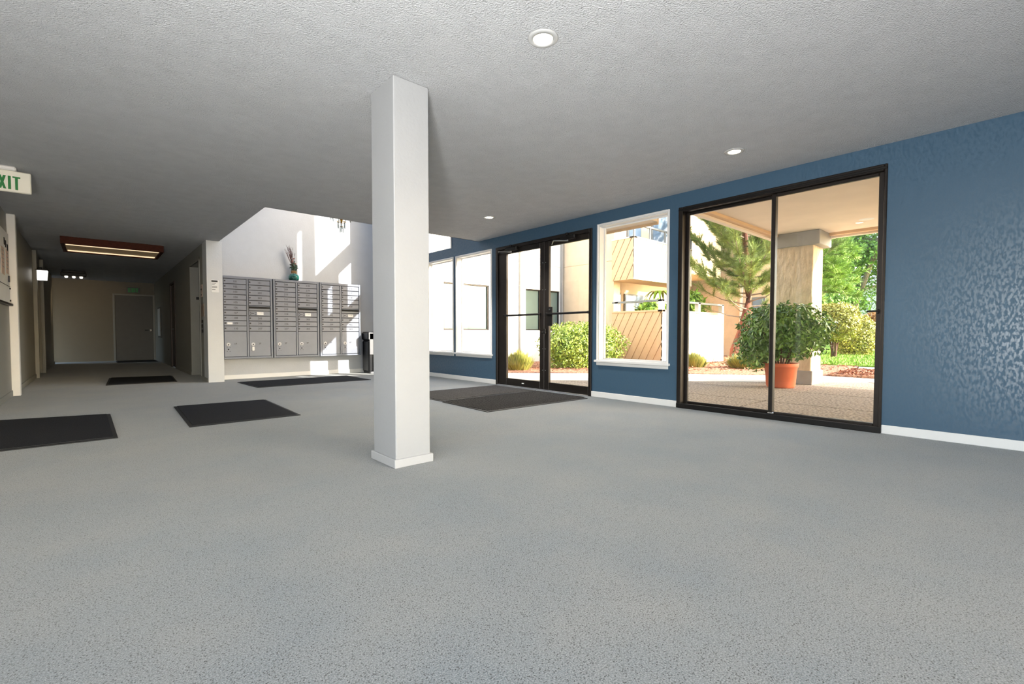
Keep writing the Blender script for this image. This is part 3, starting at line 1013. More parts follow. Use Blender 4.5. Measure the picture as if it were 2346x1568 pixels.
# three bulb fixture farther down the hall
t = thing('bulb_light', (-.38, 16.5, CH), 'dark ceiling fixture with three lit bulbs far down the hallway', 'ceiling light')
MB().bbox(-.60, -.16, 16.42, 16.58, CH - .06, CH, c=.01).bbox(-.62, -.14, 16.36, 16.64, CH - .14, CH - .06, c=.01).build('fixture_base', 'bronze_dark', t)
for i in range(3):
    x = -.52 + i * .14
    MB().lathe([(0, -.05), (.022, -.046), (.034, -.028), (.034, -.005), (.02, .0), (0, 0)], (x, 16.5, CH - .14), 14).build('bulb', 'bulb', t, True)
l = bpy.data.lights.new('hall_warm_lamp', 'SPOT')
l.energy = 9
l.color = (1, .72, .42)
l.spot_size = math.radians(118)
l.spot_blend = .25
l.shadow_soft_size = .05
o = bpy.data.objects.new('hall_warm_lamp', l)
COL.objects.link(o)
o.location = (-.38, 17.2, 2.0)
o.rotation_mode = 'QUATERNION'
o.rotation_quaternion = Vector((-.05, .9, -.65)).to_track_quat('-Z', 'Y')

# chandelier in the tall void
CX, CY = 3.18, 8.0
t = thing('crystal_chandelier', (CX, CY, 5.3), 'brass and crystal chandelier hanging in the tall void above the mailboxes', 'chandelier')
MB().lathe([(.08, 0), (.07, -.03), (.015, -.05), (0, -.05)], (CX, CY, 5.3), 20).tube([(CX, CY, 5.27), (CX, CY, 2.83)], .008, 8).build('stem', 'brass', t)
MB().lathe([(.0, .1), (.03, .09), (.05, .05), (.03, .0), (.045, -.03), (.02, -.06), (.012, -.1), (0, -.1)], (CX, CY, 2.83), 20).build('brass_body', 'brass', t, True)
ring = MB()
for (R, z) in ((.17, 2.87), (.07, 2.74)):
    ring.tube([(CX + R * math.cos(a * PI / 8), CY + R * math.sin(a * PI / 8), z) for a in range(17)], .006, 6)
for a in range(6): ring.tube([(CX, CY, 2.86), (CX + .17 * math.cos(a * PI / 3), CY + .17 * math.sin(a * PI / 3), 2.87)], .005, 6)
ring.build('brass_ring', 'brass', t)
pr = MB().lathe([(0, 0), (.008, -.006), (.011, -.05), (.011, -.09), (0, -.11)], (0, 0, 0), 6).mesh('crystal', crystal)
for a in range(10):
    put('crystal', pr, t, (CX + .17 * math.cos(a * PI / 5 + .2), CY + .17 * math.sin(a * PI / 5 + .2), 2.865))
for a in range(6):
    put('crystal', pr, t, (CX + .06 * math.cos(a * PI / 3), CY + .06 * math.sin(a * PI / 3), 2.735))
for a in range(3):
    put('crystal', pr, t, (CX + .028 * math.cos(a * PI / 1.5), CY + .028 * math.sin(a * PI / 1.5), 2.665))
MB().tube([(CX, CY, 2.74), (CX, CY, 2.66)], .003, 6).lathe([(.03, 0), (.03, .004), (0, .004)], (CX, CY, 2.662), 12).build('lower_ring', 'brass', t)

l = bpy.data.lights.new('chandelier_lamp', 'POINT')
l.energy = 7
l.color = (1, .95, .88)
l.shadow_soft_size = .12
o = bpy.data.objects.new('chandelier_lamp', l)
COL.objects.link(o)
o.parent = t
o.location = (0, 0, -2.2)

# ================================================================== SIGNS, NOTICES
# big EXIT sign hanging from the ceiling


def exit_letters(x0, y, z0, h, wl, gap, th, depth=.003):
    """solid letters in the xz plane facing -y"""
    L = MB()

    def bar(xa, xb, za, zb):
        L.box(xa, xb, y - depth, y, za, zb)
    # E
    bar(x0, x0 + th, z0, z0 + h)
    for zz in (z0, z0 + h / 2 - th * .4, z0 + h - th * .8): bar(x0 + th, x0 + wl, zz, zz + th * .8)
    # X
    x = x0 + wl + gap

    def slab(a, b):
        L.add([(a[0], y - depth, a[1]), (a[0] + th, y - depth, a[1]), (b[0] + th, y - depth, b[1]), (b[0], y - depth, b[1]),
               (a[0], y, a[1]), (a[0] + th, y, a[1]), (b[0] + th, y, b[1]), (b[0], y, b[1])],
              [(0, 1, 2, 3), (4, 7, 6, 5), (0, 4, 5, 1), (1, 5, 6, 2), (2, 6, 7, 3), (3, 7, 4, 0)])
    slab((x, z0), (x + wl - th, z0 + h))
    y -= .0004
    slab((x + wl - th, z0), (x, z0 + h))
    y += .0004
    x += wl + gap
    bar(x, x + th * 1.05, z0, z0 + h)
    x += th + gap
    bar(x, x + wl, z0 + h - th * .75, z0 + h)
    bar(x + wl / 2 - th / 2, x + wl / 2 + th / 2, z0, z0 + h - th * .75)
    return L


SY = 6.6
t = thing('exit_sign', (-.60, SY, CH), 'white ceiling hung exit sign with green EXIT letters at the left edge', 'exit sign')
MB().bbox(-.758, -.438, SY, SY + .045, 2.203, 2.403, c=.008).build('sign_body', 'exit_plate', t)
MB().bbox(-.70, -.535, SY - .03, SY + .075, 2.403, CH, c=.012).build('ceiling_mount', 'trim_white', t)
exit_letters(-.722, SY, 2.226, .125, .052, .012, .019).build('letters', 'exit_green', t)

t = thing('exit_sign', (.92, YE, 2.2), 'small dim green exit sign above the grey door at the hallway end', 'exit sign')
MB().bbox(.76, 1.08, YE - .05, YE, 2.10, 2.28, c=.006).build('sign_body', 'grey_door', t)
exit_letters(.80, YE - .05, 2.13, .12, .06, .014, .02).build('letters', 'exit_green_lit', t)

# notice on the column
t = thing('wall_notice', (1.575, 9.55, 1.8), 'small white paper notice on the white column beside the mailboxes', 'notice')
MB().bbox(1.515, 1.625, 9.546, 9.55, 1.555, 1.77, c=.001).build('paper', 'paper', t)
k = MB().box(1.518, 1.61, 9.545, 9.546, 1.735, 1.762)
for i, wv in enumerate((.06, .04, .0, .075, .075, .0, .05)):
    if wv: k.box(1.525, 1.525 + wv, 9.545, 9.546, 1.71 - i * .018, 1.716 - i * .018)
k.build('print', 'ink', t)

# elevator call plates on the hallway wall
XP = XR
t = thing('elevator_notice', (XP, 9.95, 1.6), 'pictogram plate above the elevator call buttons on the hallway wall', 'sign')
MB().bbox(XP - .006, XP, 9.98, 10.14, 1.50, 1.72, c=.001).build('plate', 'paper_warm', t)
MB().box(XP - .007, XP - .006, 10.0, 10.03, 1.58, 1.70).box(XP - .007, XP - .006, 10.05, 10.12, 1.62, 1.65).box(XP - .007, XP - .006, 10.03, 10.12, 1.53, 1.545).build('pictogram', 'ink', t)
t = thing('wall_plate', (XP, 9.98, 1.3), 'tan metal plate below the pictogram beside the elevator', 'plate')
MB().bbox(XP - .008, XP, 9.86, 10.12, 1.15, 1.37, c=.002).build('plate', 'plate_tan', t)
MB().lathe([(.006, -.003), (.006, 0), (0, 0)], (XP - .008, 9.88, 1.35), 8, 'x').lathe([(.006, -.003), (.006, 0), (0, 0)], (XP - .008, 10.1, 1.35), 8, 'x').build('screw', 'steel', t)
t = thing('call_button_panel', (XP, 10.0, .95), 'slim dark elevator call button panel on the hallway wall', 'button panel')
MB().bbox(XP - .01, XP, 9.96, 10.08, .86, 1.09, c=.002).build('plate', 'bronze_dark', t)
for zz in (.93, 1.02): MB().lathe([(.016, -.006), (.018, 0), (0, 0)], (XP - .01, 10.02, zz), 14, 'x').build('button', 'steel', t)
t = thing('floor_indicator', (XR + .2, 11.45, 1.56), 'small black elevator display on the lit recess wall', 'display')
MB().bbox(XR + .1, XR + .19, 11.442, 11.45, 1.53, 1.585, c=.002).build('housing', 'black_plastic', t)
MB().box(XR + .115, XR + .175, 11.441, 11.442, 1.54, 1.575).build('display_glass', 'ink', t)
# pale wall panel near the far door
t = thing('wall_panel', (XR, 17.4, 1.2), 'pale tall panel on the right hallway wall next to the end door', 'panel')
MB().bbox(XR - .03, XR, 17.0, 17.75, .72, 1.62, c=.006).build('panel_frame', 'grey_door', t)
MB().bbox(XR - .034, XR - .028, 17.05, 17.70, .77, 1.57, c=.002).build('panel_face', 'paper', t)

# notice board on the left wall
t = thing('notice_board', (XL, 8.2, 1.7), 'white notice board on the left wall, cut off by the picture edge', 'notice board')
MB().bbox(XL, XL + .02, 7.2, 9.17, 1.24, 2.16, c=.003).build('board', 'paper', t)
MB().bbox(XL + .0, XL + .045, 7.1, 9.19, 1.21, 1.24, c=.004).build('ledge', 'bronze', t)
MB().bbox(XL + .02, XL + .024, 7.1, 9.17, 1.46, 1.468, c=.001).build('groove', 'mail_dark', t)
for (ya, yb, za, zb, m, lab) in ((8.86, 9.08, 1.62, 1.93, 'paper_warm', 'pinkish flyer pinned on the white notice board, right hand one'),
                                 (8.45, 8.70, 1.58, 1.92, 'paper_warm', 'pinkish flyer pinned on the white notice board, left hand one')):
    s = thing('flyer', (XL + .02, (ya + yb) / 2, za), lab, 'flyer', 'flyers on the notice board')
    MB().bbox(XL + .02, XL + .023, ya, yb, za, zb, c=.001).build('sheet', m, s)
    k = MB()
    for i in range(5): k.box(XL + .023, XL + .0236, ya + .03, yb - .03 - .02 * (i % 2), zb - .05 - i * .05, zb - .04 - i * .05)
    k.build('print', 'grey_plastic', s)
for (ya, za) in ((8.72, 2.02), (8.84, 2.0), (9.0, 1.97)):
    k = MB().box(XL + .02, XL + .024, ya, ya + .07, za - .05, za - .04).box(XL + .02, XL + .024, ya, ya + .07, za + .03, za + .04).box(XL + .02, XL + .024, ya, ya + .018, za - .05, za + .04).box(XL + .02, XL + .024, ya + .052, ya + .07, za - .05, za + .04)
    k.build('heading_letter', 'ink', t)
MB().bbox(XL + .02, XL + .035, 9.0, 9.06, 1.52, 1.60, c=.003).build('clip', 'black_plastic', t)
MB().lathe([(.012, .0), (.012, .012), (0, .012)], (XL + .02, 9.12, 1.44), 10, 'x').lathe([(.012, .0), (.012, .012), (0, .012)], (XL + .02, 9.12, 1.28), 10, 'x').build('knob', 'bronze_dark', t)

# ================================================================== OUTSIDE
GZ = -.03
struct('ground', MB().box(5.165, 80, -30, 60, -.4, -.14), 'soil')
# paving slabs of exposed aggregate
pv = root_structure('patio_paving', (7, 1, GZ))
xs = [5.17, 6.55, 7.95, 9.35, 10.35]
yy_ = [-4.2, -2.0, .2, 2.45, 4.6, 7.1]
gp = .012
for i in range(len(xs) - 1):
    for j in range(len(yy_) - 1):
        a, b, c_, d_ = xs[i] + gp, xs[i + 1] - gp, yy_[j] + gp, yy_[j + 1] - gp
        # keep only what lies before the diagonal walkway edge x + y = 12.5
        poly = [(a, c_), (b, c_), (b, d_), (a, d_)]
        cl = []
        for k in range(4):
            p, q = poly[k], poly[(k + 1) % 4]
            sp, sq = 12.55 - p[0] - p[1], 12.55 - q[0] - q[1]
            if sp >= 0: cl.append(p)
            if (sp > 0) != (sq > 0):
                tt = sp / (sp - sq)
                cl.append((p[0] + (q[0] - p[0]) * tt, p[1] + (q[1] - p[1]) * tt))
        if len(cl) >= 3: MB().prism(cl, -.14, GZ).build('paving_slab', 'aggregate', pv)
MB().box(5.17, 10.35, -4.2, 7.1, -.14, -.05).build('paving_joint', 'soil', pv)
# concrete walkway : one strip along the diagonal, one across the front
wk = root_structure('walkway', (9, 5, GZ))
MB().prism([(5.17, 7.38), (12.55 - .02, .02), (13.9, .02), (9.3, 5.5), (6.9, 7.9), (5.17, 9.0)], -.14, GZ + .005).build('walkway_slab', 'concrete', wk)
MB().prism([(10.4, -6), (11.3, -6), (11.3, 3.0), (10.4, 2.1)], -.14, GZ + .006).build('walkway_slab', 'concrete', wk)
struct('mulch_bed', MB().prism([(5.17, 9.0), (6.9, 7.9), (9.3, 5.5), (11.35, 3.05), (11.35, 3.0), (13.9, 3.0), (22, 6), (22, 10.4), (5.17, 10.4)], -.14, GZ + .02), 'mulch')
struct('mulch_bed_front', MB().prism([(11.3, -6), (13.3, -6), (13.4, 3.2), (11.3, 3.0)], -.14, GZ + .05), 'mulch')
struct('path', MB().prism([(13.3, -6), (15.0, -6), (15.1, 4.2), (13.4, 3.2)], -.14, GZ + .01), 'asphalt')
struct('lawn', MB().prism([(15.0, -12), (46, -12), (46, 14), (22, 12), (15.1, 4.2)], -.14, GZ + .04), 'lawn')
# mulch chips and grass blades
N = 6000
q = np.stack([RNG.uniform(5.4, 16, N), RNG.uniform(2.2, 10.2, N), np.full(N, GZ + .03)], 1)
keep = ((q[:, 0] * .9 + q[:, 1]) > 14.6) & (q[:, 1] > 3.3)
q2 = np.stack([RNG.uniform(11.35, 13.3, 5000), RNG.uniform(-1, 3.0, 5000), np.full(5000, GZ + .06)], 1)
q = np.concatenate([q[keep], q2])
me = leaf_mesh('mulch_chips', q, np.tile([0, 0, 1.0], (len(q), 1)), .07, 'mulch_chip', 2.0, 0, .35)
ch = bpy.data.objects.new('mulch_chips', me)
COL.objects.link(ch)
tag(ch, 'loose reddish wood chips covering the planting beds outside', 'mulch', kind='stuff')
N = 16000
q = np.stack([RNG.uniform(15.1, 24, N), RNG.uniform(-1, 6.5, N), np.full(N, GZ + .04)], 1)
q = q[q[:, 1] < q[:, 0] * .28 + .2]
d = np.tile([0, 0, 1.0], (len(q), 1))
v0 = q + RNG.normal(0, .01, q.shape) * [1, 1, 0]
tip = q + np.stack([RNG.normal(0, .02, len(q)), RNG.normal(0, .02, len(q)), RNG.uniform(.04, .09, len(q))], 1)
v1 = q + RNG.normal(0, .02, q.shape) * [1, 1, 0]
me = tri_mesh('lawn_grass', np.stack([v0, v1, tip], 1).reshape(-1, 3), np.arange(len(q) * 3).reshape(-1, 3), 'grass_blade')
g = bpy.data.objects.new('lawn_grass', me)
COL.objects.link(g)
tag(g, 'short bright green lawn grass beyond the path', 'grass', kind='stuff')

# porch roof and its pillar
t = thing('porch_roof', (7.5, 1.0, 2.6), 'tan flat porch roof with soffit over the patio outside', 'porch roof')
MB().prism([(XO, -8), (11.7, -8), (11.7, -2.0), (9.7, 0.0), (9.7, 3.3), (XO, 3.3)], 2.6, 2.95).build('soffit', 'soffit', t)  # unseen wider end of the roof is shaped to shade the patio
MB().box(XO, 9.78, 3.3, 3.38, 2.52, 3.0).box(9.7, 9.78, 0.0, 3.3, 2.52, 3.0).build('fascia', 'soffit', t)
MB().box(XO, 9.66, 3.22, 3.3, 2.555, 2.6).box(9.62, 9.7, 0, 3.22, 2.555, 2.6).build('soffit_molding', 'siding', t)
for (px_, py_) in ((6.4, 1.9), (8.9, 1.9)):
    MB().lathe([(.0, -.004), (.08, -.004), (.1, 0)], (px_, py_, 2.6), 20).build('soffit_light', 'trim_white', t)
t = thing('eave', (5.3, 3.6, 2.4), 'narrow tan eave board along the outside of the blue wall above the window', 'eave')
MB().box(XO, XO + .34, 3.4, 4.6, 2.30, 2.52).build('eave_board', 'soffit', t)
MB().box(XO + .34, XO + .37, 3.4, 4.6, 2.27, 2.52).build('eave_fascia', 'siding', t)

PX0, PX1, PY0, PY1 = 9.15, 9.72, 2.66, 3.30
t = thing('porch_pillar', (9.43, 2.98, GZ), 'thick tan rough stucco porch pillar with grey cap and base', 'pillar')
MB().bbox(PX0 + .02, PX1 - .02, PY0 + .03, PY1 - .02, .2, 2.38, c=.01).build('shaft', 'stucco_rough', t)
MB().bbox(PX0 - .04, PX1 + .04, PY0 - .08, PY1 + .04, 2.36, 2.6, c=.01).build('cap', 'grey_trim', t)
MB().bbox(PX0, PX1, PY0, PY1, GZ, .21, c=.008).build('base_block', 'grey_trim', t)

# ---------------- buildings across the court
t = thing('stucco_building', (9, 10.4, 0), 'cream stucco apartment wing across the entrance court with windows and downspouts', 'building')
W1 = 10.4
WIN = [(6.79, 8.30), (9.70, 11.18)]
zw0, zw1 = .94, 2.19
m = MB()
xx = [XO, 6.79, 8.30, 9.70, 11.18, 11.30]
for i in range(5):
    if (xx[i], xx[i + 1]) in WIN:
        m.box(xx[i], xx[i + 1], W1, W1 + .3, -.14, zw0).box(xx[i], xx[i + 1], W1, W1 + .3, zw1, 2.95)
    else:
        m.box(xx[i], xx[i + 1], W1, W1 + .3, -.14, 2.95)
m.box(XO, 11.3, W1, W1 + .3, 2.965, 6.5).box(XO, 11.3, W1 + .012, W1 + .3, 2.95, 2.965)
m.build('wall_front', 'stucco_white', t)  # paler than the tan side wall, sunlight put into its colour
for (xa, xb) in WIN:
    f = MB()
    xm = xa + (xb - xa) * .42
    f.bbox(xa, xa + .04, W1 + .03, W1 + .1, zw0, zw1).bbox(xb - .04, xb, W1 + .03, W1 + .1, zw0, zw1).bbox(xm - .03, xm + .03, W1 + .03, W1 + .1, zw0, zw1)
    f.bbox(xa, xb, W1 + .03, W1 + .1, zw0, zw0 + .035).bbox(xa, xb, W1 + .03, W1 + .1, zw1 - .035, zw1)
    fo = f.build('window_frame', 'bronze', t)
    MB().box(xa, xb, W1 + .07, W1 + .075, zw0, zw1).build('pane', 'window_glass_dark', fo)
for xd in (9.42, 11.2): MB().bbox(xd, xd + .07, W1 - .08, W1, -.1, 6.4, c=.006).build('downspout', 'grey_trim', t)
# wing facing the blue wall
m = MB()
m.box(11.30, 11.6, 8.38, 12, -.14, 2.95).box(11.30, 18, 8.38, 12, 2.965, 6.5).box(11.315, 18, 8.40, 12, 2.95, 2.965).box(11.6, 18, 9.6, 12, -.14, 2.95)
m.build('wall_side', 'stucco_tan', t)
for (xa, xb, z0_, z1_) in ((12.4, 13.3, .3, 2.2), (13.5, 14.6, .3, 2.2)):
    fo = MB().bbox(xa, xb, 9.55, 9.6, z0_, z1_).build('window_frame', 'rail_grey', t)
    MB().box(xa + .05, xb - .05, 9.54, 9.55, z0_ + .05, z1_ - .05).build('pane', 'window_glass_blue', fo)
for (xa, xb) in ((11.9, 12.6), (13.2, 14.2)):
    fo = MB().bbox(xa, xb, 8.33, 8.38, 3.5, 5.0).build('window_frame', 'rail_grey', t)
    MB().box(xa + .05, xb - .05, 8.32, 8.33, 3.55, 4.95).build('pane', 'window_glass_blue', fo)


def diag_panel(parent, axis, c, u0, u1, z0_, z1_, mname, n_step, slope=2.1, prefix='siding_board'):
    """a face clad with diagonal boards, each board its own part, joints recessed"""
    off = (z1_ - z0_) / slope
    step = n_step
    k = u0 - off
    g = .012
    while k < u1:
        # board between lines u = k + (z-z0)/slope and + step
        poly = [(k + g, z0_), (k + step - g, z0_), (k + step - g + off, z1_), (k + g + off, z1_)]
        for lim, sgn in ((u0, 1), (u1, -1)):
            out = []
            for i in range(len(poly)):
                p, q = poly[i], poly[(i + 1) % len(poly)]
                sp, sq = (p[0] - lim) * sgn, (q[0] - lim) * sgn
                if sp >= 0: out.append(p)
                if (sp > 0) != (sq > 0):
                    tt = sp / (sp - sq)
                    out.append((lim, p[1] + (q[1] - p[1]) * tt))
            poly = out
            if len(poly) < 3: break
        if len(poly) >= 3:
            n = len(poly)
            m = MB()
            if axis == 'x':
                vs = [(c, u, z) for u, z in poly] + [(c + .02, u, z) for u, z in poly]
            else:
                vs = [(u, c, z) for u, z in poly] + [(u, c + .02, z) for u, z in poly]
            fs = [tuple(range(n)), tuple(range(n, 2 * n))[::-1]] + [(i, n + i, n + (i + 1) % n, (i + 1) % n) for i in range(n)]
            m.add(vs, fs).build(prefix, mname, parent)
        k += step


# lower patio fence
t = thing('patio_fence', (12, 7, 0), 'tan diagonal board patio fence with a grey rail beyond the white window', 'fence')
FX, FY, FXE = 11.2, 6.75, 14.75
MB().box(FX + .02, FX + .1, FY + .02, 8.36, -.1, 1.47).box(FX + .02, FXE, FY + .02, FY + .1, -.1, 1.47).build('fence_core', 'siding', t)
diag_panel(t, 'x', FX, FY + .05, 8.32, -.03, 1.42, 'siding', .23, -2.0) if False else None


def diag_x(parent, c, y0_, y1_, z0_, z1_, mname, step, slope):
    # mirrored so that joints rise towards the nearer end
    start = len(parent.children)
    diag_panel(parent, 'x', c, -y1_, -y0_, z0_, z1_, mname, step, slope)
    for o in parent.children[start:]:
        me = o.data
        org = ORIG[parent.name]
        for v in me.vertices:
            v.co.y = -(v.co.y + org[1]) - org[1]
        me.flip_normals()


diag_x(t, FX, FY + .0, 8.36, -.05, 1.43, 'siding', .225, 1.9)
diag_panel(t, 'y', FY, FX + .0, FXE, -.05, 1.43, 'siding_sunlit', .26, -1.9) if False else diag_panel(t, 'y', FY, FX, FXE, -.05, 1.43, 'siding_sunlit', .26, 1.9)
MB().bbox(FX - .02, FX + .12, FY - .02, 8.36, 1.43, 1.48).bbox(FX - .02, FXE, FY - .02, FY + .12, 1.43, 1.48).build('cap_board', 'siding', t)
MB().bbox(FX - .01, FX + .1, FY, 8.36, 1.70, 1.755).bbox(FX - .01, FXE, FY, FY + .1, 1.70, 1.755).build('rail', 'rail_grey', t)
for (x, y) in ((FX + .04, FY + .05), (FX + .04, 8.2), (13.2, FY + .05), (FXE - .06, FY + .05)):
    MB().bbox(x - .05, x + .07, y - .05, y + .07, 1.47, 1.75).build('post', 'stucco_white', t)
MB().bbox(FXE - .06, FXE, FY - .01, FY + .1, -.1, 1.48).build('end_board', 'siding_sunlit', t)

# upper balcony
t = thing('balcony', (12.8, 8, 2.35), 'upper balcony box with diagonal boards and a grey railing above the patio fence', 'balcony')
BXE, BY0, BZ0, BZ1 = 14.4, 7.64, 2.45, 3.50
MB().box(FX + .02, BXE, BY0 + .02, 8.38, 2.36, 2.46).box(FX + .02, FX + .12, BY0 + .02, 8.38, 2.4, BZ1).box(FX + .02, BXE, BY0 + .02, BY0 + .12, 2.4, BZ1).build('balcony_core', 'siding', t)
diag_x(t, FX, BY0, 8.38, 2.36, BZ1, 'siding', .22, 1.9)
diag_panel(t, 'y', BY0, FX, BXE, 2.36, BZ1, 'siding_sunlit', .30, 1.9)
MB().bbox(FX - .02, FX + .14, BY0 - .02, 8.38, BZ1, BZ1 + .04).bbox(FX - .02, BXE, BY0 - .02, BY0 + .14, BZ1, BZ1 + .04).build('cap_board', 'siding_sunlit', t)
MB().bbox(FX, FX + .06, BY0, 8.38, 3.86, 3.91).bbox(FX, BXE, BY0, BY0 + .06, 3.86, 3.91).build('rail', 'rail_grey', t)
for x in (FX + .01, 12.0, 12.8, 13.6, BXE - .06): MB().bbox(x, x + .05, BY0, BY0 + .05, BZ1 + .04, 3.87).build('baluster', 'rail_grey', t)

# building behind the pine
t = thing('background_building', (19, 5, 0), 'tan apartment building behind the pine tree across the garden', 'building')
MB().box(18.5, 22, 6.5, 12.5, -.14, 5.6).build('wall_front', 'stucco_tan', t)
MB().bbox(18.2, 22.3, 6.2, 12.9, 5.6, 5.85).build('roof', 'grey_trim', t)
for (ya, yb, za, zb) in ((8.6, 9.6, 3.2, 4.6), (7.1, 8.1, 3.2, 4.6), (6.9, 7.4, .9, 2.2)):
    f = MB().bbox(18.44, 18.5, ya, yb, za, zb).build('window_frame', 'rail_grey', t)
    MB().box(18.42, 18.44, ya + .06, yb - .06, za + .06, zb - .06).build('pane', 'window_glass_blue', f)
MB().bbox(18.42, 18.5, 7.75, 7.83, -.1, 5.6).build('downspout', 'stucco_white', t)
t = thing('garden_wall', (30, 5, 0), 'low tan garden wall behind the clipped shrubs at the lawn', 'wall')
MB().box(29.0, 29.3, -8, 5.5, -.14, 1.0).build('wall_body', 'stucco_tan', t)
MB().bbox(28.95, 29.35, -8, 5.5, 1.0, 1.08).build('coping', 'grey_trim', t)
t = thing('far_house', (36, 8, 0), 'pale house with grey roof glimpsed between the trees behind the lawn', 'building')
MB().box(46, 54, 8.5, 18, -.14, 4.6).build('wall_front', 'stucco_white', t)
MB().add([(45.5, 8, 4.6), (54.5, 8, 4.6), (54.5, 18.5, 4.6), (45.5, 18.5, 4.6), (50, 8, 6.4), (50, 18.5, 6.4)], [(0, 1, 4), (1, 2, 5, 4), (2, 3, 5), (3, 0, 4, 5), (3, 2, 1, 0)]).build('roof', 'grey_trim', t)
f = MB().bbox(45.95, 46, 10, 11.4, 1.0, 2.4).build('window_frame', 'rail_grey', t)
MB().box(45.93, 45.95, 10.1, 11.3, 1.1, 2.3).build('pane', 'window_glass_blue', f)

# ---------------- planting


def shrub(name, c, r, n, leaf, size, label, cat='shrub', power=2.4, stems=5, group=None, aspect=2.0, zbase=None, lump=.12, trunk=None):
    zb = zbase if zbase is not None else GZ
    t = thing(name, (c[0], c[1], zb), label, cat, group)
    p, nn = blob_points(n, c, r, power, .35, lump)
    ok = p[:, 2] > zb + .01
    link('foliage', leaf_mesh('foliage', p[ok], nn[ok], size, leaf, aspect), t, 'stuff')
    m = MB()
    for i in range(stems):
        a = 2 * PI * i / stems + .3
        if trunk:
            m.tube([(c[0] + .04 * math.cos(a), c[1] + .04 * math.sin(a), zb - .03), (c[0] + .07 * math.cos(a + .6), c[1] + .07 * math.sin(a + .6), zb + trunk * .5), (c[0] + .3 * r[0] * math.cos(a), c[1] + .3 * r[1] * math.sin(a), c[2])], [.05, .04, .015], 6)
        else:
            m.tube([(c[0] + .08 * math.cos(a), c[1] + .08 * math.sin(a), zb - .03), (c[0] + .3 * r[0] * math.cos(a), c[1] + .3 * r[1] * math.sin(a), c[2]), (c[0] + .6 * r[0] * math.cos(a), c[1] + .6 * r[1] * math.sin(a), c[2] + .5 * r[2])], [.02, .014, .006], 5)
    m.build('stems', 'bark_dark', t)
    # dense inner core of twigs so that the bush is not see through
    p, nn = blob_points(int(n * .45), c, tuple(x * .72 for x in r), power, .6, lump)
    ok = p[:, 2] > zb + .01
    link('inner_foliage', leaf_mesh('inner_foliage', p[ok], nn[ok], size * 1.3, leaf, 1.4), t, 'stuff')
    return t


shrub('hedge', (9.55, 8.05, .50), (1.28, .72, .60), 9000, 'leaf_hedge', .075, 'large clipped bright green hedge bush seen through the right entrance door', 'hedge', 3.2, 9)
# spiky grass-like shrubs


def spiky(c, r, h, n, label, group='small spiky yellow green shrubs'):
    t = thing('spiky_shrub', (c[0], c[1], c[2]), label, 'shrub', group)
    a = RNG.uniform(0, 2 * PI, n)
    q = np.sqrt(RNG.uniform(0, 1, n))
    base = np.stack([c[0] + np.cos(a) * q * r * .7, c[1] + np.sin(a) * q * r * .7, np.full(n, c[2])], 1)
    hh = h * (1 - .45 * q ** 2) * RNG.uniform(.7, 1.1, n)
    lean = RNG.normal(0, .12, (n, 2)) * r
    tip = base + np.stack([np.cos(a) * q * r * .4 + lean[:, 0], np.sin(a) * q * r * .4 + lean[:, 1], hh], 1)
    wv = np.stack([-np.sin(a), np.cos(a), np.zeros(n)], 1) * .011
    mid = (base + tip) / 2
    v = np.stack([base - wv * .6, base + wv * .6, mid + wv, tip, mid - wv], 1)
    idx = np.arange(n)[:, None] * 5
    f = np.concatenate([idx + np.array([[0, 1, 2]]), idx + np.array([[0, 2, 4]]), idx + np.array([[4, 2, 3]])], 0)
    link('foliage', tri_mesh('foliage', v.reshape(-1, 3), f, 'leaf_lav'), t, 'stuff')
    return t


spiky((7.55, 8.35, GZ), .36, .52, 1400, 'small spiky yellow green shrub behind the left entrance door')
spiky((11.6, 6.05, GZ), .33, .42, 1300, 'small round spiky shrub at the foot of the sunlit fence, left of the pine')
spiky((12.2, 5.0, GZ), .50, .42, 1800, 'low spiky shrub in front of the pine trunk')

# potted shrub by the porch pillar
t = thing('terracotta_pot', (8.42, 2.90, GZ), 'large round terracotta pot with a leafy shrub beside the porch pillar', 'pot')
PC = (8.42, 2.90, GZ)
MB().lathe([(.19, 0), (.21, .03), (.235, .33), (.25, .335), (.255, .40), (.235, .40), (.222, .34), (0, .34)], PC, 36).build('pot_body', 'terracotta', t, True)
MB().lathe([(.223, .345), (.0, .36)], PC, 24).build('potting_soil', 'soil', t)
t = thing('potted_shrub', (8.42, 2.90, GZ + .33), 'dense dark green leafy shrub growing in the terracotta pot', 'shrub')
m = MB()
for i in range(9):
    a = i * 2 * PI / 9
    m.tube([(PC[0] + .08 * math.cos(a), PC[1] + .08 * math.sin(a), GZ + .32), (PC[0] + .2 * math.cos(a), PC[1] + .2 * math.sin(a), .62), (PC[0] + .5 * math.cos(a), PC[1] + .5 * math.sin(a), 1.0)], [.016, .012, .005], 6)
m.build('stems', 'bark_dark', t)
p, nn = blob_points(5600, (8.42, 2.86, .90), (.5, .62, .42), 2.6, .55, .2)
p2, n2 = blob_points(1000, (8.3, 3.22, .62), (.3, .32, .34), 2.2, .5, .2)
p = np.concatenate([p, p2]); nn = np.concatenate([nn, n2])
link('foliage', leaf_mesh('foliage', p, nn, .088, 'leaf_pot', 2.4, .5, .6), t, 'stuff')

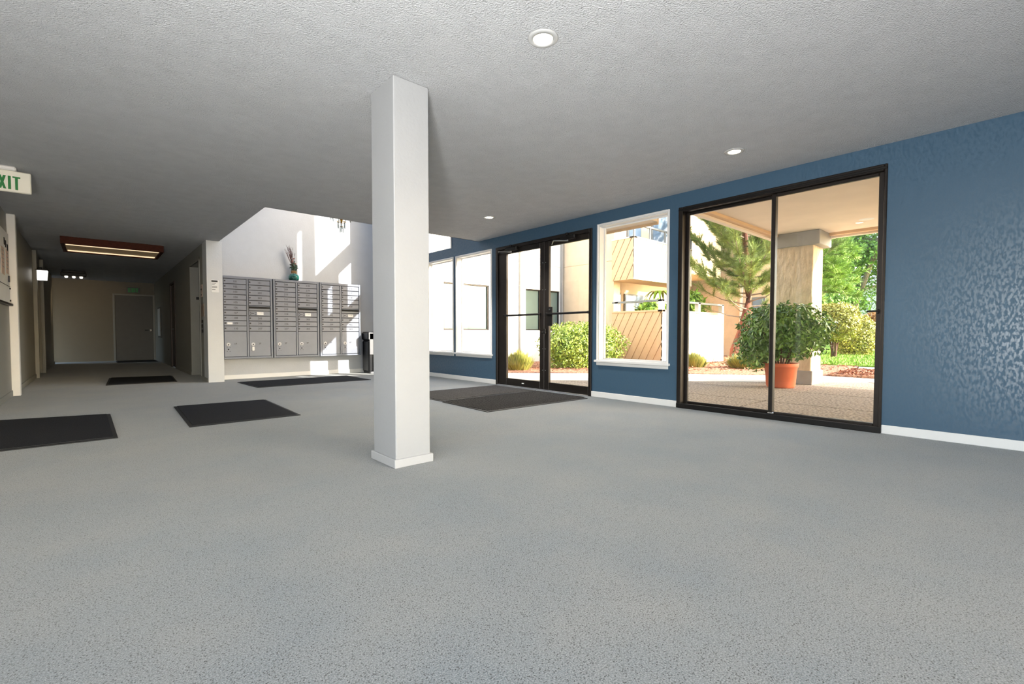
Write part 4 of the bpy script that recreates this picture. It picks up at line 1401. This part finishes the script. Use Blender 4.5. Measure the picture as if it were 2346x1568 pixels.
# topiary shrubs on the lawn
shrub('topiary_shrub', (19.2, 4.93, 1.24), (.66, .7, .63), 6500, 'leaf_topiary', .085, 'clipped yellow green topiary shrub on a bare trunk, right of the porch pillar', 'shrub', 3.4, 4, None, 1.6, None, .06, .5)
shrub('clipped_shrub', (22.2, 5.0, .72), (.66, .66, .82), 6500, 'leaf_topiary', .09, 'large rounded green shrub reaching to the lawn behind the topiary', 'shrub', 2.6, 5, None, 1.6)
shrub('bronze_shrub', (25.8, 4.85, 1.05), (.85, .85, .78), 7000, 'leaf_brown', .09, 'rounded brownish shrub at the right edge of the sliding glass window', 'shrub', 2.6, 5, None, 1.6, None, .08, .6)
# patio plants
shrub('patio_shrub', (12.1, 7.6, 1.42), (.45, .45, .36), 900, 'leaf_bright', .16, 'bright green patio plant showing above the fence by the corner', 'plant', 2.2, 4, None, 2.2)
shrub('patio_shrub', (13.9, 7.4, 1.65), (.5, .4, .55), 900, 'leaf_bright', .14, 'tall leafy patio plant above the sunlit fence left of the pine', 'plant', 2.2, 4, None, 2.2)
t = thing('patio_palm', (13.0, 7.9, GZ), 'small palm like plant with drooping leaves under the balcony', 'plant')
MB().tube([(13.0, 7.9, GZ), (13.02, 7.88, 1.2), (12.98, 7.9, 2.05)], [.04, .03, .025], 8).build('stem', 'bark_grey', t)
vs, fs = [], []
for i in range(14):
    a = i * 2.4
    for s_ in range(5):
        u = s_ / 4
        r_ = .55 * u
        z = 2.05 + .25 * math.sin(u * PI * .6) - .45 * u * u
        wd = .05 * math.sin(PI * (u * .9 + .08))
        vs += [(12.98 + math.cos(a) * r_ - math.sin(a) * wd, 7.9 + math.sin(a) * r_ + math.cos(a) * wd, z), (12.98 + math.cos(a) * r_ + math.sin(a) * wd, 7.9 + math.sin(a) * r_ - math.cos(a) * wd, z)]
    b = i * 10
    fs += [(b + 2 * k, b + 2 * k + 1, b + 2 * k + 3, b + 2 * k + 2) for k in range(4)]
MB().add(vs, fs).build('leaves', 'leaf_bright', t)


# pine
def needles(centers, dirs, n_per, length, m, wdt=.006):
    C = np.repeat(np.array(centers), n_per, 0)
    D = np.repeat(np.array(dirs), n_per, 0)
    d = D * 1.0 + RNG.normal(0, .55, C.shape)
    d /= np.linalg.norm(d, axis=1)[:, None]
    C = C - D * RNG.uniform(0, .22, (len(C), 1))
    s = np.cross(d, RNG.normal(0, 1, C.shape))
    s /= np.linalg.norm(s, axis=1)[:, None] + 1e-9
    L = length * RNG.uniform(.7, 1.2, (len(C), 1))
    v = np.stack([C - s * wdt, C + s * wdt, C + d * L], 1).reshape(-1, 3)
    return tri_mesh('needles', v, np.arange(len(v)).reshape(-1, 3), m)


TX, TY = 14.35, 6.18
t = thing('pine_tree', (TX, TY, 0), 'pine tree with a leaning reddish trunk in the mulch bed outside', 'tree')
tr = [(TX, TY, -.1), (TX + .02, TY + .0, .35), (TX + .14, TY - .14, .9), (TX + .25, TY - .22, 1.5), (TX + .27, TY - .22, 2.2), (TX + .2, TY - .15, 3.2), (TX + .15, TY - .1, 4.3), (TX + .1, TY, 5.4)]
MB().tube(tr, [.21, .18, .16, .145, .12, .09, .06, .02], 12).build('trunk', 'bark_pine', t, True)


def trunk_at(z):
    for a, b in zip(tr, tr[1:]):
        if a[2] <= z <= b[2]:
            f = (z - a[2]) / (b[2] - a[2])
            return Vector(a).lerp(Vector(b), f)
    return Vector(tr[-1])


random.seed(11)
bm_ = MB()
cen, dr = [], []
for i in range(64):
    z = 1.25 + 3.9 * (i / 64) ** .9
    a = i * 2.399 + random.uniform(-.3, .3)
    L = (2.0 - .9 * max(0, (z - 2.4) / 2.8)) * random.uniform(.7, 1.08)
    if z < 1.9: L *= .8
    o = trunk_at(z)
    rise = .25 + .35 * random.random() + (.35 if z > 2.4 else 0)
    pts = [o]
    for k in range(1, 6):
        u = k / 5
        pts.append(o + Vector((math.cos(a) * L * u, math.sin(a) * L * u, L * (rise * u * u) + random.uniform(-.04, .04))))
    bm_.tube(pts, [.026, .02, .016, .012, .008, .004], 5, False)
    sparse = z < 1.9
    for k in range(1, 6):
        for s_ in range(6 if not sparse else 2):
            if sparse and k < 4: continue
            dv = (pts[k] - pts[k - 1]).normalized()
            side = Vector((random.gauss(0, .5), random.gauss(0, .5), random.uniform(.1, .8)))
            d2 = (dv + side).normalized()
            ll = random.uniform(.12, .42)
            e = pts[k] + d2 * ll
            bm_.tube([pts[k], e], [.008, .003], 4, False)
            cen.append(e); dr.append(d2)
            cen.append(pts[k] + d2 * ll * .5); dr.append(d2)
bm_.build('branches', 'bark_grey', t)
link('needles', needles([tuple(c) for c in cen], [tuple(d) for d in dr], 54, .2, 'needle', .0040), t, 'stuff')

# feathery cedar right of the pillar
t = thing('cedar_tree', (25.6, 7.6, 0), 'feathery light green conifer just right of the porch pillar', 'tree')
MB().tube([(25.6, 7.6, -.1), (25.7, 7.6, 3), (25.6, 7.5, 7.5)], [.25, .18, .05], 10).build('trunk', 'bark_grey', t, True)
cen, dr = [], []
bm_ = MB()
for i in range(90):
    z = 2.6 + 4.6 * i / 90
    a = i * 2.399
    L = 1.75 * (1 - .45 * i / 90) * random.uniform(.75, 1.1)
    o = Vector((25.65, 7.55, z))
    pts = [o + Vector((math.cos(a) * L * u, math.sin(a) * L * u, .35 * L * u - .45 * L * u * u)) for u in (0, .25, .5, .75, 1)]
    bm_.tube(pts, [.04, .03, .02, .012, .005], 5, False)
    for k in range(1, 5):
        for s_ in range(4):
            d2 = Vector((math.cos(a) + random.gauss(0, .45), math.sin(a) + random.gauss(0, .45), random.uniform(-.1, .5))).normalized()
            cen.append(pts[k] + d2 * random.uniform(0, .5)); dr.append(d2)
bm_.build('branches', 'bark_grey', t)
link('needles', needles([tuple(c) for c in cen], [tuple(d) for d in dr], 34, .34, 'needle_cedar', .012), t, 'stuff')


def broad_tree(c, h, spread, label, seed, leaf='leaf_tree', n=260, low=1.5):
    random.seed(seed)
    t = thing('broadleaf_tree', (c[0], c[1], 0), label, 'tree')
    m = MB()
    tips = []
    for s_ in range(3):
        a0 = s_ * 2.1 + seed
        tr_ = [(c[0] + .1 * math.cos(a0), c[1] + .1 * math.sin(a0), -.1), (c[0] + .3 * math.cos(a0), c[1] + .3 * math.sin(a0), h * .28), (c[0] + spread * .35 * math.cos(a0), c[1] + spread * .35 * math.sin(a0), h * .6), (c[0] + spread * .5 * math.cos(a0), c[1] + spread * .5 * math.sin(a0), h * .9)]
        m.tube(tr_, [.2, .16, .1, .03], 8)
        for k in range(14):
            u = random.uniform(.3, 1)
            i0 = 1 if u < .65 else 2
            o = Vector(tr_[i0]).lerp(Vector(tr_[i0 + 1]), random.random())
            a = random.uniform(0, 2 * PI)
            L = spread * random.uniform(.3, .65)
            e = o + Vector((math.cos(a) * L, math.sin(a) * L, random.uniform(-.15, .5) * L))
            m.tube([o, (o + e) / 2 + Vector((0, 0, .1)), e], [.05, .03, .01], 5, False)
            tips.append(e); tips.append((o + e) / 2)
    m.build('trunk', 'bark_grey', t)
    P, Nn = [], []
    for e in tips:
        p, nn = blob_points(n, tuple(e), (spread * .26, spread * .26, spread * .17), 2, .6, .25)
        P.append(p); Nn.append(nn)
    p = np.concatenate(P); nn = np.concatenate(Nn)
    ok = p[:, 2] > low
    link('foliage', leaf_mesh('foliage', p[ok], nn[ok], .19, leaf, 1.7, .3), t, 'stuff')


broad_tree((34.5, 8.0), 9.6, 4.8, 'large leafy green tree with pale forked trunk behind the clipped shrubs', 2, n=300, low=1.9)
broad_tree((38, 4.3), 9.5, 5.0, 'dense dark green tree at the right edge of the sliding glass window', 5, n=260, low=.8)
